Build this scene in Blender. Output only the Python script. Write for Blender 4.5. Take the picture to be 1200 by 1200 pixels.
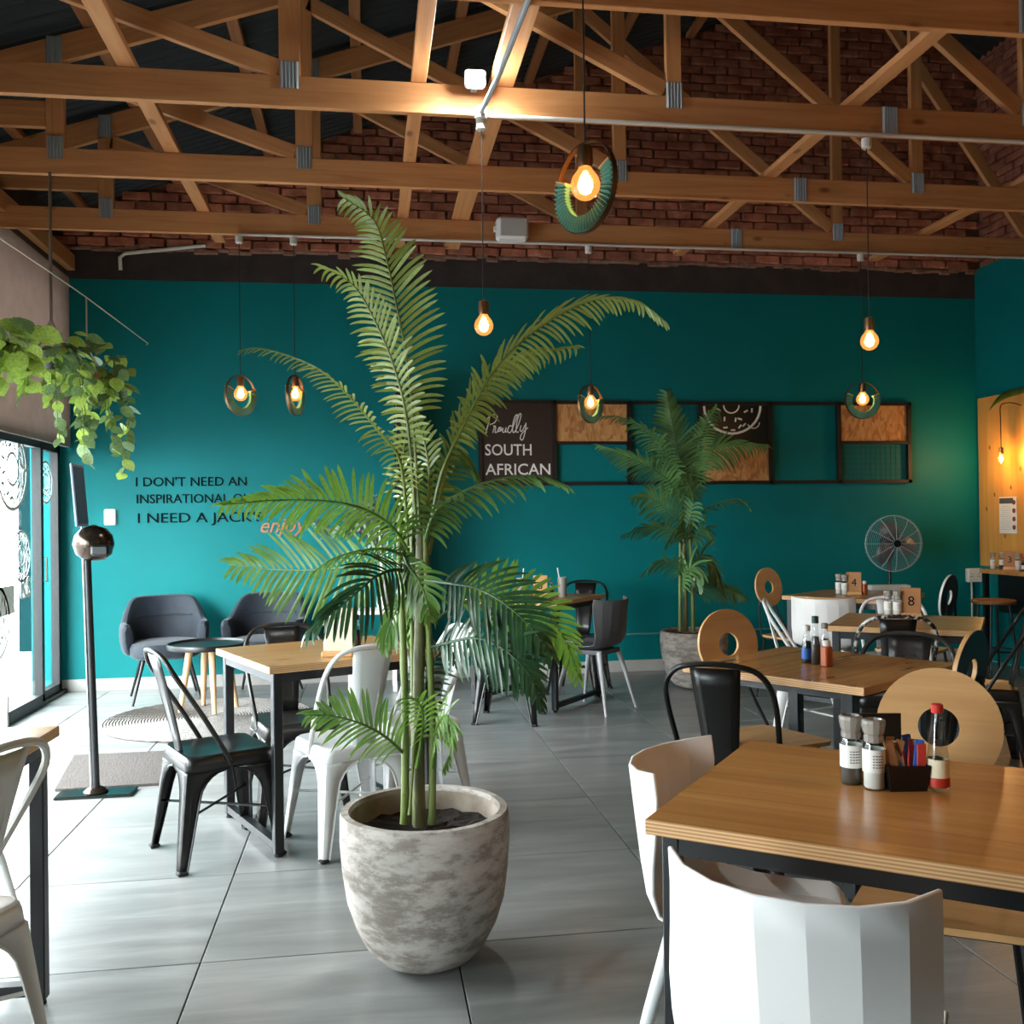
import bpy, math, random
from math import sin, cos, pi, sqrt, radians, atan2
from mathutils import Vector, Matrix
R_ = random.Random(7)
sc = bpy.context.scene
for o in list(bpy.data.objects): bpy.data.objects.remove(o)
COL = sc.collection

# ------------------------------------------------------------------ camera
FPX, EYE = 1133.3, 1.38
_yaw, _pitch, _roll = .14764, .007518, -.012797
_f = Vector((sin(_yaw)*cos(_pitch), cos(_yaw)*cos(_pitch), sin(_pitch)))
_r = Vector((cos(_yaw), -sin(_yaw), 0)); _u = _r.cross(_f)
_r, _u = _r*cos(_roll)+_u*sin(_roll), -_r*sin(_roll)+_u*cos(_roll)
cam = bpy.data.objects.new('camera', bpy.data.cameras.new('camera')); COL.objects.link(cam)
cam.data.sensor_width = 36; cam.data.lens = 36*FPX/1200; cam.data.clip_start = .05
cam.matrix_world = Matrix(((_r.x, _u.x, -_f.x, 0), (_r.y, _u.y, -_f.y, 0), (_r.z, _u.z, -_f.z, EYE), (0, 0, 0, 1)))
sc.camera = cam
def ray(x, y): return _f+_r*((x-600)/FPX)-_u*((y-600)/FPX)
def atY(x, y, Y): d = ray(x, y); return Vector((0, 0, EYE))+d*(Y/d.y)      # point at depth Y seen at a measured place
def atZ(x, y, z=0): d = ray(x, y); return Vector((0, 0, EYE))+d*((z-EYE)/d.z)

# ------------------------------------------------------------------ world, light, exposure
w = bpy.data.worlds.new('sky'); sc.world = w; w.use_nodes = True
bg = w.node_tree.nodes['Background']; bg.inputs[0].default_value = (.92, .97, 1, 1); bg.inputs[1].default_value = 36.0
sc.view_settings.view_transform = 'Standard'; sc.view_settings.look = 'None'
sc.view_settings.exposure = 0.0; sc.view_settings.gamma = 1; sc.view_settings.use_curve_mapping = False
cy = sc.cycles
cy.use_denoising = True; cy.max_bounces = 10; cy.diffuse_bounces = 5; cy.glossy_bounces = 4; cy.transmission_bounces = 8
cy.transparent_max_bounces = 16; cy.caustics_reflective = False; cy.caustics_refractive = False; cy.sample_clamp_indirect = 6

def light(name, kind, loc, energy, color, size=.05, rot=(0, 0, 0), parent=None, **k):
    d = bpy.data.lights.new(name, kind); d.energy = energy; d.color = color
    if kind == 'AREA': d.shape = 'RECTANGLE'; d.size, d.size_y = size
    else: d.shadow_soft_size = size
    for a, b in k.items():
        if a == 'portal': d.cycles.is_portal = b
        else: setattr(d, a, b)
    o = bpy.data.objects.new(name, d); COL.objects.link(o); o.location = loc; o.rotation_euler = rot
    if parent: o.parent = parent
    return o
XL, YB, XR, YF = -2.53, 8.462, 5.75, -4.5
light('sky_portal', 'AREA', (XL-.08, 4.4, 1.0), 1, (1, 1, 1), (2.0, 8.1), (0, -pi/2, 0), portal=True)

# ------------------------------------------------------------------ materials
M = {}
def rgb(h):
    c = [int(h[i:i+2], 16)/255 for i in (0, 2, 4)]
    return tuple(x/12.92 if x < .04045 else ((x+.055)/1.055)**2.4 for x in c)+(1,)
def mat(name, col, rough=.5, metal=0, **k):
    m = bpy.data.materials.new(name); m.use_nodes = True; nt = m.node_tree; b = nt.nodes['Principled BSDF']
    c = rgb(col) if isinstance(col, str) else tuple(col)+(1,)
    b.inputs['Base Color'].default_value = c; b.inputs['Roughness'].default_value = rough; b.inputs['Metallic'].default_value = metal
    for a, v in k.items():
        n = a.replace('_', ' ')
        if n in b.inputs: b.inputs[n].default_value = v
    m.diffuse_color = c
    M[name] = m
    return m, nt, b
def N(nt, t, **k):
    n = nt.nodes.new(t)
    for a, v in k.items():
        if a in n.inputs: n.inputs[a].default_value = v
        else: setattr(n, a, v)
    return n
def coords(nt, kind='Object', scale=(1, 1, 1)):
    tc = N(nt, 'ShaderNodeTexCoord'); mp = N(nt, 'ShaderNodeMapping'); mp.inputs['Scale'].default_value = scale
    nt.links.new(tc.outputs[kind], mp.inputs[0]); return mp.outputs[0]
def wcoords(nt, scale=(1, 1, 1)):
    g = N(nt, 'ShaderNodeNewGeometry'); mp = N(nt, 'ShaderNodeMapping'); mp.inputs['Scale'].default_value = scale
    nt.links.new(g.outputs['Position'], mp.inputs[0]); return mp.outputs[0]
def ramp(nt, fac, stops):
    r = N(nt, 'ShaderNodeValToRGB'); e = r.color_ramp.elements
    while len(e) < len(stops): e.new(.5)
    for q, (p, c) in zip(e, stops): q.position = p; q.color = rgb(c) if isinstance(c, str) else c
    nt.links.new(fac, r.inputs[0]); return r.outputs[0]
def bump(nt, b, h, s=.3, d=.01):
    n = N(nt, 'ShaderNodeBump'); n.inputs['Strength'].default_value = s; n.inputs['Distance'].default_value = d
    nt.links.new(h, n.inputs['Height']); nt.links.new(n.outputs[0], b.inputs['Normal'])
def noisy(name, stops, scale=5, rough=.6, stretch=(1, 1, 1), bs=.2, world=False, detail=6, metal=0, vary=0, dist=0, nr=.6, **k):
    m, nt, b = mat(name, stops[len(stops)//2][1], rough, metal, **k)
    v = wcoords(nt, stretch) if world else coords(nt, 'Object', stretch)
    if vary:
        oi = N(nt, 'ShaderNodeObjectInfo'); sc_ = N(nt, 'ShaderNodeVectorMath', operation='SCALE'); sc_.inputs['Scale'].default_value = 0
        cm = N(nt, 'ShaderNodeCombineXYZ'); ml = N(nt, 'ShaderNodeMath', operation='MULTIPLY'); ml.inputs[1].default_value = 40
        nt.links.new(oi.outputs['Random'], ml.inputs[0])
        for i in range(3): nt.links.new(ml.outputs[0], cm.inputs[i])
        ad = N(nt, 'ShaderNodeVectorMath', operation='ADD'); nt.links.new(v, ad.inputs[0]); nt.links.new(cm.outputs[0], ad.inputs[1]); v = ad.outputs[0]
    n = N(nt, 'ShaderNodeTexNoise', Scale=scale, Detail=detail, Roughness=nr); n.inputs['Distortion'].default_value = dist
    nt.links.new(v, n.inputs['Vector'])
    c = ramp(nt, n.outputs['Fac'], stops)
    if vary:
        h = N(nt, 'ShaderNodeHueSaturation'); mr = N(nt, 'ShaderNodeMapRange'); mr.inputs['To Min'].default_value = 1-vary; mr.inputs['To Max'].default_value = 1+vary
        nt.links.new(oi.outputs['Random'], mr.inputs[0]); nt.links.new(mr.outputs[0], h.inputs['Value']); nt.links.new(c, h.inputs['Color']); c = h.outputs[0]
    nt.links.new(c, b.inputs['Base Color'])
    if bs: bump(nt, b, n.outputs['Fac'], bs)
    return m, nt, b, c, v
def leafmat(name, a, b2, c, trans=.25, rough=.35, vary=.12):
    m, nt, b, col, v = noisy(name, [(.3, a), (.5, b2), (.72, c)], 9, rough, bs=.0, vary=vary)
    t = N(nt, 'ShaderNodeBsdfTranslucent'); mx = N(nt, 'ShaderNodeMixShader'); mx.inputs[0].default_value = trans
    s = b.inputs['Base Color'].links[0].from_socket; nt.links.new(s, t.inputs[0])
    out = nt.nodes['Material Output']; nt.links.new(b.outputs[0], mx.inputs[1]); nt.links.new(t.outputs[0], mx.inputs[2]); nt.links.new(mx.outputs[0], out.inputs[0])
noisy('teal_paint', [(.3, '00696a'), (.7, '007173')], 1.2, .55, bs=.03, world=True, **{'Specular IOR Level': .18})
noisy('band', [(.35, '2a2422'), (.7, '3d3330')], 6, .9, bs=.4, world=True)
noisy('mortar', [(.3, '6e4c3e'), (.7, '94705c')], 14, .95, bs=.5, world=True)
m_, nt_, b_, c_, v_ = noisy('brick', [(.25, '7a4a3a'), (.5, 'a8644c'), (.75, 'c08468')], 9, .9, bs=.6, world=True, vary=.3)
noisy('tile', [(.25, '696a68'), (.5, '7f807e'), (.78, '999a97')], 1.6, .3, stretch=(.8, 5, 1), bs=.03, world=True, detail=9, vary=.04, dist=.6)
mat('grout', '43484a', .9)
mat('skirting', 'a8a5a0', .5)
def woodmat(name, a, b_, c, sc_=1.0, rough=.6, vary=.08, knots=True, axis=0, world=False):
    st = [14, 14, 14]; st[axis] = .9
    m, nt, b, col, v = noisy(name, [(.25, a), (.5, b_), (.78, c)], 1.3*sc_, rough, stretch=tuple(st), bs=.05, vary=vary, detail=8, dist=1.2, world=world)
    if knots:
        vo = N(nt, 'ShaderNodeTexVoronoi', Scale=1.0); mp = N(nt, 'ShaderNodeMapping'); s2 = [7, 7, 7]; s2[axis] = 3.2; mp.inputs['Scale'].default_value = s2
        tc = N(nt, 'ShaderNodeTexCoord'); nt.links.new(tc.outputs['Object'], mp.inputs[0]); nt.links.new(mp.outputs[0], vo.inputs['Vector'])
        k = ramp(nt, vo.outputs['Distance'], [(.07, (.25, .12, .06, 1)), (.17, (1, 1, 1, 1))])
        mx = N(nt, 'ShaderNodeMix', data_type='RGBA', blend_type='MULTIPLY'); mx.inputs[0].default_value = .75
        nt.links.new(b.inputs['Base Color'].links[0].from_socket, mx.inputs[6]); nt.links.new(k, mx.inputs[7]); nt.links.new(mx.outputs[2], b.inputs['Base Color'])
    return m
woodmat('pine', 'a66c40', 'bb804e', 'cc9462')
woodmat('pine_dark', '7d4c2a', '946038', 'a87048')
woodmat('tabletop', 'a8713a', 'bd8548', 'cc9759', .8, .24, .05, False)
woodmat('tabletop_knotty', '8a6438', 'a97f4a', 'bb935c', .7, .28, .06, True)
m = woodmat('tabletop_marked', '8f6434', 'ad7d46', 'bd9058', .7, .26, .05, True); nt = m.node_tree; b = nt.nodes['Principled BSDF']
n2 = N(nt, 'ShaderNodeTexNoise', Scale=3.2, Detail=5.0); nt.links.new(coords(nt, 'Object', (1, 3.2, 1)), n2.inputs['Vector'])
mx = N(nt, 'ShaderNodeMix', data_type='RGBA', blend_type='MULTIPLY'); mx.inputs[0].default_value = .8
nt.links.new(b.inputs['Base Color'].links[0].from_socket, mx.inputs[6]); nt.links.new(ramp(nt, n2.outputs['Fac'], [(.58, (1, 1, 1, 1)), (.66, (.22, .14, .10, 1))]), mx.inputs[7]); nt.links.new(mx.outputs[2], b.inputs['Base Color'])
woodmat('plywood', 'c2803a', 'd29548', 'dda757', .5, .5, 0, False, 2)
woodmat('birch', 'b98a58', 'c99a66', 'd3a874', .8, .4, .03, False)
woodmat('leg_wood', 'c09468', 'cfa67c', 'ddb88e', 1, .5, .03, False, 2)
# plywood edge: visible plies
m, nt, b = mat('ply_edge', 'b98952', .6)
wv = N(nt, 'ShaderNodeTexWave', wave_type='BANDS', bands_direction='Z', Scale=45.0); nt.links.new(coords(nt), wv.inputs['Vector'])
nt.links.new(ramp(nt, wv.outputs['Fac'], [(.2, 'a67848'), (.6, 'c8986a'), (.9, 'd2a878')]), b.inputs['Base Color'])
# osb
m, nt, b = mat('osb', 'b87d45', .75)
vo = N(nt, 'ShaderNodeTexVoronoi', Scale=42.0, feature='F1'); vo.inputs['Randomness'].default_value = 1
mp = coords(nt, 'Object', (1, 1, .45)); nn = N(nt, 'ShaderNodeTexNoise', Scale=5.0); nt.links.new(mp, nn.inputs['Vector'])
mxv = N(nt, 'ShaderNodeMix', data_type='RGBA'); mxv.inputs[0].default_value = .12
nt.links.new(mp, mxv.inputs[6]); nt.links.new(nn.outputs['Color'], mxv.inputs[7]); nt.links.new(mxv.outputs[2], vo.inputs['Vector'])
sp = N(nt, 'ShaderNodeSeparateColor'); nt.links.new(vo.outputs['Color'], sp.inputs[0])
nt.links.new(ramp(nt, sp.outputs[0], [(.0, 'a06a38'), (.5, 'bd844c'), (1, 'cf9a60')]), b.inputs['Base Color']); bump(nt, b, vo.outputs['Distance'], .4)
mat('black_metal', '17181a', .38, .2); mat('gunmetal', '2e2c2a', .35, .3); mat('black_tolix', '1d1c1b', .28, .3)
mat('white_metal', 'd9d9d8', .3, 0); mat('white_plastic', 'ebe7e4', .38, 0); mat('grey_plastic', '4b4a4c', .5); mat('grey_light', 'a9abad', .5)
mat('chip_white', 'b9b3ab', .35, .3)
mat('galv', 'a4adb2', .5, .35); mat('conduit', 'c9c5bd', .5); mat('pvc', 'd6d0c5', .5)
mat('sheet_roof', '1c2428', .7, 0)
mat('frame_black', '0a0b0c', .55, 0); mat('art_frame', '141110', .5); mat('art_panel', '2b211d', .5)
mat('white_paint', 'e9e6e1', .6); mat('text_dark', '06161a', .9, 0, **{'Specular IOR Level': .1}); mat('copper', 'a06a44', .5, .2)
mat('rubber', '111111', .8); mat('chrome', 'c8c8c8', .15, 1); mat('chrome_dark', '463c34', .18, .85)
leafmat('blind', 'a89a92', 'aea098', 'b3a59d', .22, .85, 0)
noisy('chip_black', [(.50, '1d1c1b'), (.56, 'c9c4bc')], 30, .35, bs=0)
noisy('concrete', [(.34, '786e65'), (.46, '8f857c'), (.53, 'b0a79f'), (.68, 'c6beb7')], 6.5, .85, stretch=(1, 1, 2.4), bs=.35, detail=15, nr=.74)
noisy('concrete_inner', [(.3, '6f5f4f'), (.7, 'ab9d90')], 6, .9, bs=.4)
noisy('soil', [(.3, '120c09'), (.7, '2c1f17')], 40, 1, bs=1)
noisy('velvet', [(.3, '0b121c'), (.6, '131d2a'), (.8, '1f2c3b')], 9, .75, bs=.15, Sheen_Weight=.15, Sheen_Roughness=.4)
noisy('rug', [(.3, '66625e'), (.7, '8c8782')], 60, 1, bs=1)
noisy('doormat', [(.3, '3c3633'), (.7, '57504b')], 90, 1, bs=1, world=True)
mat('plate_green', '101816', .2, .2)
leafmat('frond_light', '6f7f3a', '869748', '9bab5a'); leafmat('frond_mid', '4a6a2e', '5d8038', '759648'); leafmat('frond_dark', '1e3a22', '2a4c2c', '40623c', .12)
leafmat('frond_bright', '587f2c', '6e9638', '88ae4a', .35); leafmat('frond_far', '4c6e40', '5c844a', '739a58', .2)
leafmat('pothos', '8aa248', 'a6c258', 'c8d878', .5, .35, .3); leafmat('pothos_dark', '506a3c', '688452', '88a068', .3, .4, .3)
leafmat('eucalyptus', '7d8c82', '97a59a', 'b3bdb2', .1, .6)
noisy('stem_green', [(.35, '4f5f2a'), (.6, '6e7c38'), (.8, '86904a')], 6, .5, stretch=(1, 1, .6))
noisy('stem_brown', [(.35, '4a4526'), (.6, '616036'), (.8, '7a7a48')], 9, .55, stretch=(1, 1, .5))
leafmat('teal_pleat', '4c9080', '589c8a', '6cae9a', .35, .45, 0); mat('cord', '1b1512', .7); mat('brass', '6d4f35', .35, .8)
m, nt, b = mat('filament', 'ffb050', .5); b.inputs['Emission Color'].default_value = (1, .56, .2, 1); b.inputs['Emission Strength'].default_value = 30
m, nt, b = mat('flood_lens', 'ffffff', .5); b.inputs['Emission Color'].default_value = (.95, 1, 1, 1); b.inputs['Emission Strength'].default_value = 60
def glassmat(name, col=(1, 1, 1), clear=.85, rough=.03):
    m = bpy.data.materials.new(name); m.use_nodes = True; nt = m.node_tree; nt.nodes.remove(nt.nodes['Principled BSDF'])
    t = N(nt, 'ShaderNodeBsdfTransparent'); t.inputs[0].default_value = tuple(col)+(1,)
    g = N(nt, 'ShaderNodeBsdfGlossy'); g.inputs['Roughness'].default_value = rough
    fr = N(nt, 'ShaderNodeLayerWeight'); fr.inputs['Blend'].default_value = .5; mx = N(nt, 'ShaderNodeMixShader')   # Schlick reflectance, the same from both sides
    pw = N(nt, 'ShaderNodeMath', operation='POWER'); pw.inputs[1].default_value = 5; nt.links.new(fr.outputs['Facing'], pw.inputs[0])
    mr = N(nt, 'ShaderNodeMapRange'); mr.inputs['To Min'].default_value = .03+(1-clear)*.2; mr.inputs['To Max'].default_value = .95
    nt.links.new(pw.outputs[0], mr.inputs[0]); nt.links.new(mr.outputs[0], mx.inputs[0])
    nt.links.new(t.outputs[0], mx.inputs[1]); nt.links.new(g.outputs[0], mx.inputs[2]); nt.links.new(mx.outputs[0], nt.nodes['Material Output'].inputs[0]); M[name] = m
glassmat('pane', (.93, .97, .97), .9); glassmat('amber', (1, .72, .42), .9)
_n = M['amber'].node_tree; _e = N(_n, 'ShaderNodeEmission', Strength=.6); _e.inputs[0].default_value = (1, .42, .1, 1); _a = N(_n, 'ShaderNodeAddShader'); _o = _n.nodes['Material Output']
_n.links.new(_o.inputs[0].links[0].from_socket, _a.inputs[0]); _n.links.new(_e.outputs[0], _a.inputs[1]); _n.links.new(_a.outputs[0], _o.inputs[0]); glassmat('clear_glass', (.9, .92, .92), .7); glassmat('brown_glass', (.35, .22, .12), .7)
glassmat('acrylic', (.72, .82, .9), .6)
mat('frost', 'd6cfc6', .25, 0, Transmission_Weight=.6); mat('salt', 'e8e4dd', .8); mat('peppercorn', '4a4440', .8)
mat('sauce_red', 'b53022', .4); mat('sauce_dark', '1e1310', .3); mat('cap_red', 'c2322a', .4); mat('label_cream', 'e2d4b4', .6); mat('label_blue', '2a5fae', .5)
mat('kraft', 'a9774c', .7); mat('sach_tan', 'c89a64', .6); mat('sach_red', 'c83a30', .5); mat('sach_blue', '2555a8', .5); mat('sach_white', 'e2ddd6', .6); mat('sach_brown', '8a5530', .6)
mat('orange_spice', 'b0562c', .5); mat('paper', 'e6e2dc', .7); mat('card_black', '14110f', .3); mat('black_plastic', '0d0d0e', .35)
mat('pavement', '84868a', .9); mat('facade', 'e4e4e2', .9); mat('green_plastic', '1c3b33', .5); mat('food', '7a3a24', .7); mat('twine', 'b9b0a2', .9); mat('strap', '8b7c6c', .9)
mat('pleat_highlight_pale', '9dbfa8', .6); mat('conduit_teal', '5d9496', .5); mat('blade_grey', '5a5854', .45, .5); mat('sign_blue', '8496a8', .6); mat('sign_dark', '46586a', .6); mat('speaker_white', 'd3cfca', .5); mat('speaker_mesh', 'b5b1ac', .8); mat('socket_white', 'dcd8d2', .4)

# ------------------------------------------------------------------ mesh builder
class MB:
    def __init__(s): s.v = []; s.f = []
    def add(s, vs, fs):
        n = len(s.v); s.v += [tuple(v) for v in vs]; s.f += [tuple(i+n for i in f) for f in fs]; return s
    def box(s, c, d, rz=0, m=None):
        vs = []
        for x in (-.5, .5):
            for y in (-.5, .5):
                for z in (-.5, .5):
                    p = Vector((x*d[0], y*d[1], z*d[2]))
                    if rz: p.rotate(Matrix.Rotation(rz, 3, 'Z'))
                    if m: p = m @ p
                    vs.append(p+Vector(c))
        return s.add(vs, [(0, 1, 3, 2), (4, 6, 7, 5), (0, 4, 5, 1), (2, 3, 7, 6), (0, 2, 6, 4), (1, 5, 7, 3)])
    def rbox(s, c, d, b=.01, rz=0):      # box with chamfered vertical and horizontal edges
        vs = []; fs = []; x, y, z = d[0]/2, d[1]/2, d[2]/2
        def ringp(xx, yy, bb, zz):
            return [(-xx+bb, -yy, zz), (xx-bb, -yy, zz), (xx, -yy+bb, zz), (xx, yy-bb, zz), (xx-bb, yy, zz), (-xx+bb, yy, zz), (-xx, yy-bb, zz), (-xx, -yy+bb, zz)]
        rings = [ringp(x-b, y-b, b*.6, -z), ringp(x, y, b, -z+b), ringp(x, y, b, z-b), ringp(x-b, y-b, b*.6, z)]
        for r in rings:
            for p in r:
                p = Vector(p)
                if rz: p.rotate(Matrix.Rotation(rz, 3, 'Z'))
                vs.append(p+Vector(c))
        fs.append(tuple(range(7, -1, -1))); fs.append(tuple(range(24, 32)))
        for k in range(3):
            for i in range(8): fs.append((k*8+i, k*8+(i+1) % 8, k*8+8+(i+1) % 8, k*8+8+i))
        return s.add(vs, fs)
    def tube(s, pts, r, n=8, closed=False, cap=True):
        pts = [Vector(p) for p in pts]; L = len(pts); rs = r if isinstance(r, (list, tuple)) else [r]*L
        vs = []; fs = []; up = None
        for i, p in enumerate(pts):
            if closed: t = pts[(i+1) % L]-pts[i-1]
            else: t = pts[min(i+1, L-1)]-pts[max(i-1, 0)]
            t.normalize()
            if up is None:
                up = Vector((0, 0, 1)) if abs(t.z) < .9 else Vector((0, 1, 0))
            a = t.cross(up)
            if a.length < 1e-4: a = t.cross(Vector((1, 0, 0)))
            a.normalize(); b = a.cross(t).normalized(); up = b
            for k in range(n):
                q = 2*pi*(k+.5)/n; vs.append(p+(a*cos(q)+b*sin(q))*rs[i])
        m = L if closed else L-1
        for i in range(m):
            j = (i+1) % L
            for k in range(n): fs.append((i*n+k, i*n+(k+1) % n, j*n+(k+1) % n, j*n+k))
        if cap and not closed: fs.append(tuple(range(n-1, -1, -1))); fs.append(tuple((L-1)*n+k for k in range(n)))
        return s.add(vs, fs)
    def lathe(s, prof, n=24, c=(0, 0, 0), cap0=True, cap1=True, wob=None):
        vs = []; fs = []
        for i, (r, z) in enumerate(prof):
            for k in range(n):
                q = 2*pi*k/n; rr = r*(1+(wob(q, z) if wob else 0)); vs.append((c[0]+rr*cos(q), c[1]+rr*sin(q), c[2]+z))
        for i in range(len(prof)-1):
            for k in range(n): fs.append((i*n+k, i*n+(k+1) % n, (i+1)*n+(k+1) % n, (i+1)*n+k))
        if cap0: fs.append(tuple(range(n-1, -1, -1)))
        if cap1: fs.append(tuple((len(prof)-1)*n+k for k in range(n)))
        return s.add(vs, fs)
    def prism(s, poly, h, m=None):       # polygon in xy, extruded along z by h
        n = len(poly); vs = [Vector((x, y, 0)) for x, y in poly]+[Vector((x, y, h)) for x, y in poly]
        if m: vs = [m @ v for v in vs]
        return s.add(vs, [tuple(range(n-1, -1, -1)), tuple(range(n, 2*n))]+[(i, (i+1) % n, n+(i+1) % n, n+i) for i in range(n)])
    def ring(s, ro, ri, h, n=40, a0=0, a1=2*pi, m=None):  # annulus in xz plane, thickness h along y
        full = abs(a1-a0-2*pi) < 1e-6; k = n if full else n+1; vs = []; fs = []
        for i in range(k):
            q = a0+(a1-a0)*i/n
            for rr, y in ((ro, -h/2), (ro, h/2), (ri, h/2), (ri, -h/2)): vs.append(Vector((rr*cos(q), y, rr*sin(q))))
        if m: vs = [m @ v for v in vs]
        for i in range(n):
            j = (i+1) % k
            for e in range(4): fs.append((i*4+e, i*4+(e+1) % 4, j*4+(e+1) % 4, j*4+e))
        if not full: fs += [(0, 1, 2, 3), tuple((k-1)*4+e for e in (3, 2, 1, 0))]
        return s.add(vs, fs)
    def mesh(s, name, m, smooth=False):
        me = bpy.data.meshes.new(name); me.from_pydata(s.v, [], s.f)
        if m: me.materials.append(M[m] if isinstance(m, str) else m)
        if smooth:
            me.shade_smooth()
            try: me.set_sharp_from_angle(angle=radians(40))
            except Exception: pass
        me.update(); return me
    def build(s, name, m, parent=None, smooth=False, loc=None, rz=0):
        return link(name, s.mesh(name, m, smooth), parent, loc, rz)
def link(name, data, parent=None, loc=None, rz=0):
    o = bpy.data.objects.new(name, data); COL.objects.link(o)
    if parent: o.parent = parent
    if loc is not None: o.location = loc
    if rz: o.rotation_euler[2] = rz
    return o
def tag(o, label=None, cat=None, group=None, kind=None):
    if label: o['label'] = label
    if cat: o['category'] = cat
    if group: o['group'] = group
    if kind: o['kind'] = kind
    return o
def thing(name, label, cat, loc=(0, 0, 0), rz=0, group=None):
    o = link(name, None, None, loc, rz); o.empty_display_size = .1; return tag(o, label, cat, group)
def struct(o): o['kind'] = 'structure'; return o
def copy_tree(o, parent=None):
    c = o.copy(); COL.objects.link(c)
    if parent: c.parent = parent
    for ch in [x for x in ALLCH.get(o.name, [])]: copy_tree(ch, c)
    return c
ALLCH = {}
def dup(root, loc, rz, label, group=None):
    ALLCH.clear()
    for x in COL.objects:
        if x.parent: ALLCH.setdefault(x.parent.name, []).append(x)
    c = copy_tree(root); c.location = loc; c.rotation_euler = (0, 0, rz); c['label'] = label
    if group: c['group'] = group
    return c
def solid(o, t, off=0):
    m = o.modifiers.new('thickness', 'SOLIDIFY'); m.thickness = t; m.offset = off; return o
def bevel(o, w=.004, n=2):
    m = o.modifiers.new('bevel', 'BEVEL'); m.width = w; m.segments = n; m.limit_method = 'ANGLE'; return o
def beam(name, p0, p1, t, h, m, parent=None, roll=0):   # board from p0 to p1: thickness t across, depth h in the vertical plane
    p0, p1 = Vector(p0), Vector(p1); d = p1-p0; L = d.length; x = d.normalized()
    up = Vector((0, 0, 1)) if abs(x.z) < .99 else Vector((-1, 0, 0))
    y = up.cross(x).normalized(); z = x.cross(y)
    if roll: q = Matrix.Rotation(roll, 3, x); y = q @ y; z = q @ z
    o = MB().box((L/2, 0, 0), (L, t, h)).build(name, m, parent)
    mm = Matrix(((x.x, y.x, z.x, p0.x), (x.y, y.y, z.y, p0.y), (x.z, y.z, z.z, p0.z), (0, 0, 0, 1)))
    if parent: mm = Matrix.Translation(parent.location).inverted() @ mm
    o.matrix_basis = mm; return bevel(o, .003, 1)
def text(s, size, m, mw, parent=None, name='lettering', ext=.002, shear=0, align='LEFT', space=1, bold=0):
    c = bpy.data.curves.new('t', 'FONT'); c.body = s; c.size = size; c.extrude = ext; c.shear = shear; c.align_x = align; c.space_character = space; c.offset = bold
    c.resolution_u = 3
    o = bpy.data.objects.new('t', c); COL.objects.link(o); dg = bpy.context.evaluated_depsgraph_get(); dg.update()
    me = bpy.data.meshes.new_from_object(o.evaluated_get(dg)); bpy.data.objects.remove(o); bpy.data.curves.remove(c)
    me.materials.clear(); me.materials.append(M[m]); t = link(name, me, parent); t.matrix_basis = mw; return t
def split_letters(o, name='letter'):
    me = o.data; n = len(me.vertices); par = list(range(n))
    def fd(a):
        while par[a] != a: par[a] = par[par[a]]; a = par[a]
        return a
    for e in me.edges: par[fd(e.vertices[0])] = fd(e.vertices[1])
    g = {}
    for p in me.polygons: g.setdefault(fd(p.vertices[0]), []).append(tuple(p.vertices))
    for fs in g.values():
        ids = sorted({i for f in fs for i in f}); mp = {a: b for b, a in enumerate(ids)}
        b = MB(); b.v = [tuple(me.vertices[i].co) for i in ids]; b.f = [tuple(mp[i] for i in f) for f in fs]
        m2 = b.mesh(name, me.materials[0]); q = link(name, m2, o.parent); q.matrix_basis = o.matrix_basis.copy()
    bpy.data.objects.remove(o)
def facing_cam(loc, rz=0): return Matrix.Translation(loc) @ Matrix.Rotation(rz, 4, 'Z') @ Matrix.Rotation(pi/2, 4, 'X')   # text upright, read from -Y
def stroke(pts, r=.003): return [Vector(p) for p in pts]
def smooth_path(p, n=6):
    p = [Vector(q) for q in p]; o = []
    for i in range(len(p)-1):
        a, b, c, d = p[max(i-1, 0)], p[i], p[i+1], p[min(i+2, len(p)-1)]
        for k in range(n):
            t = k/n; o.append(.5*((2*b)+(c-a)*t+(2*a-5*b+4*c-d)*t*t+(3*b-a-3*c+d)*t**3))
    o.append(p[-1]); return o

# ------------------------------------------------------------------ the room
TX, TY, X0, Y0 = .80, .77, .263, 3.16
fl = struct(MB().box((1.6, 2, -.035), (8.4, 13, .05)).build('floor', 'grout'))
tm = MB().rbox((0, 0, 0), (TX-.005, TY-.005, .02), .0015).mesh('tile', 'tile')
for i in range(-4, 8):
    for j in range(-8, 8):
        x0, x1 = max(X0+i*TX, XL+.02), min(X0+(i+1)*TX, XR-.02); y0, y1 = Y0+j*TY, min(Y0+(j+1)*TY, YB-.01)
        if x1-x0 < .03 or y1-y0 < .03: continue
        if x1-x0 > TX-.01 and y1-y0 > TY-.01: link('tile', tm, fl, ((x0+x1)/2, (y0+y1)/2, -.01))
        else: MB().rbox((0, 0, 0), (x1-x0-.005, y1-y0-.005, .02), .0015).build('tile', 'tile', fl, loc=((x0+x1)/2, (y0+y1)/2, -.01))
def roofz(x): return 4.42+.335*(min(x, 4.2)+1.15) if x <= 4.2 else 4.42+.335*5.35-.335*(x-4.2)
wb = struct(MB().box(((XL+XR)/2, YB+.1, 1.7), (XR-XL+.3, .2, 3.46)).build('wall_back', 'teal_paint'))
o = MB().box(((XL+XR)/2, YB+.098, 3.56), (XR-XL+.3, .2, .27)).build('plaster_band', 'band', wb)
pf = MB()
pf.prism([(XL-.1, 3.68), (XR+.1, 3.68), (XR+.1, roofz(XR)), (4.2, roofz(4.2)), (XL-.1, roofz(XL-.1))], .15, Matrix.Translation((0, YB+.17, 0)) @ Matrix.Rotation(pi/2, 4, 'X'))
pf.build('mortar_bed', 'mortar', wb)
bms = []
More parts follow.
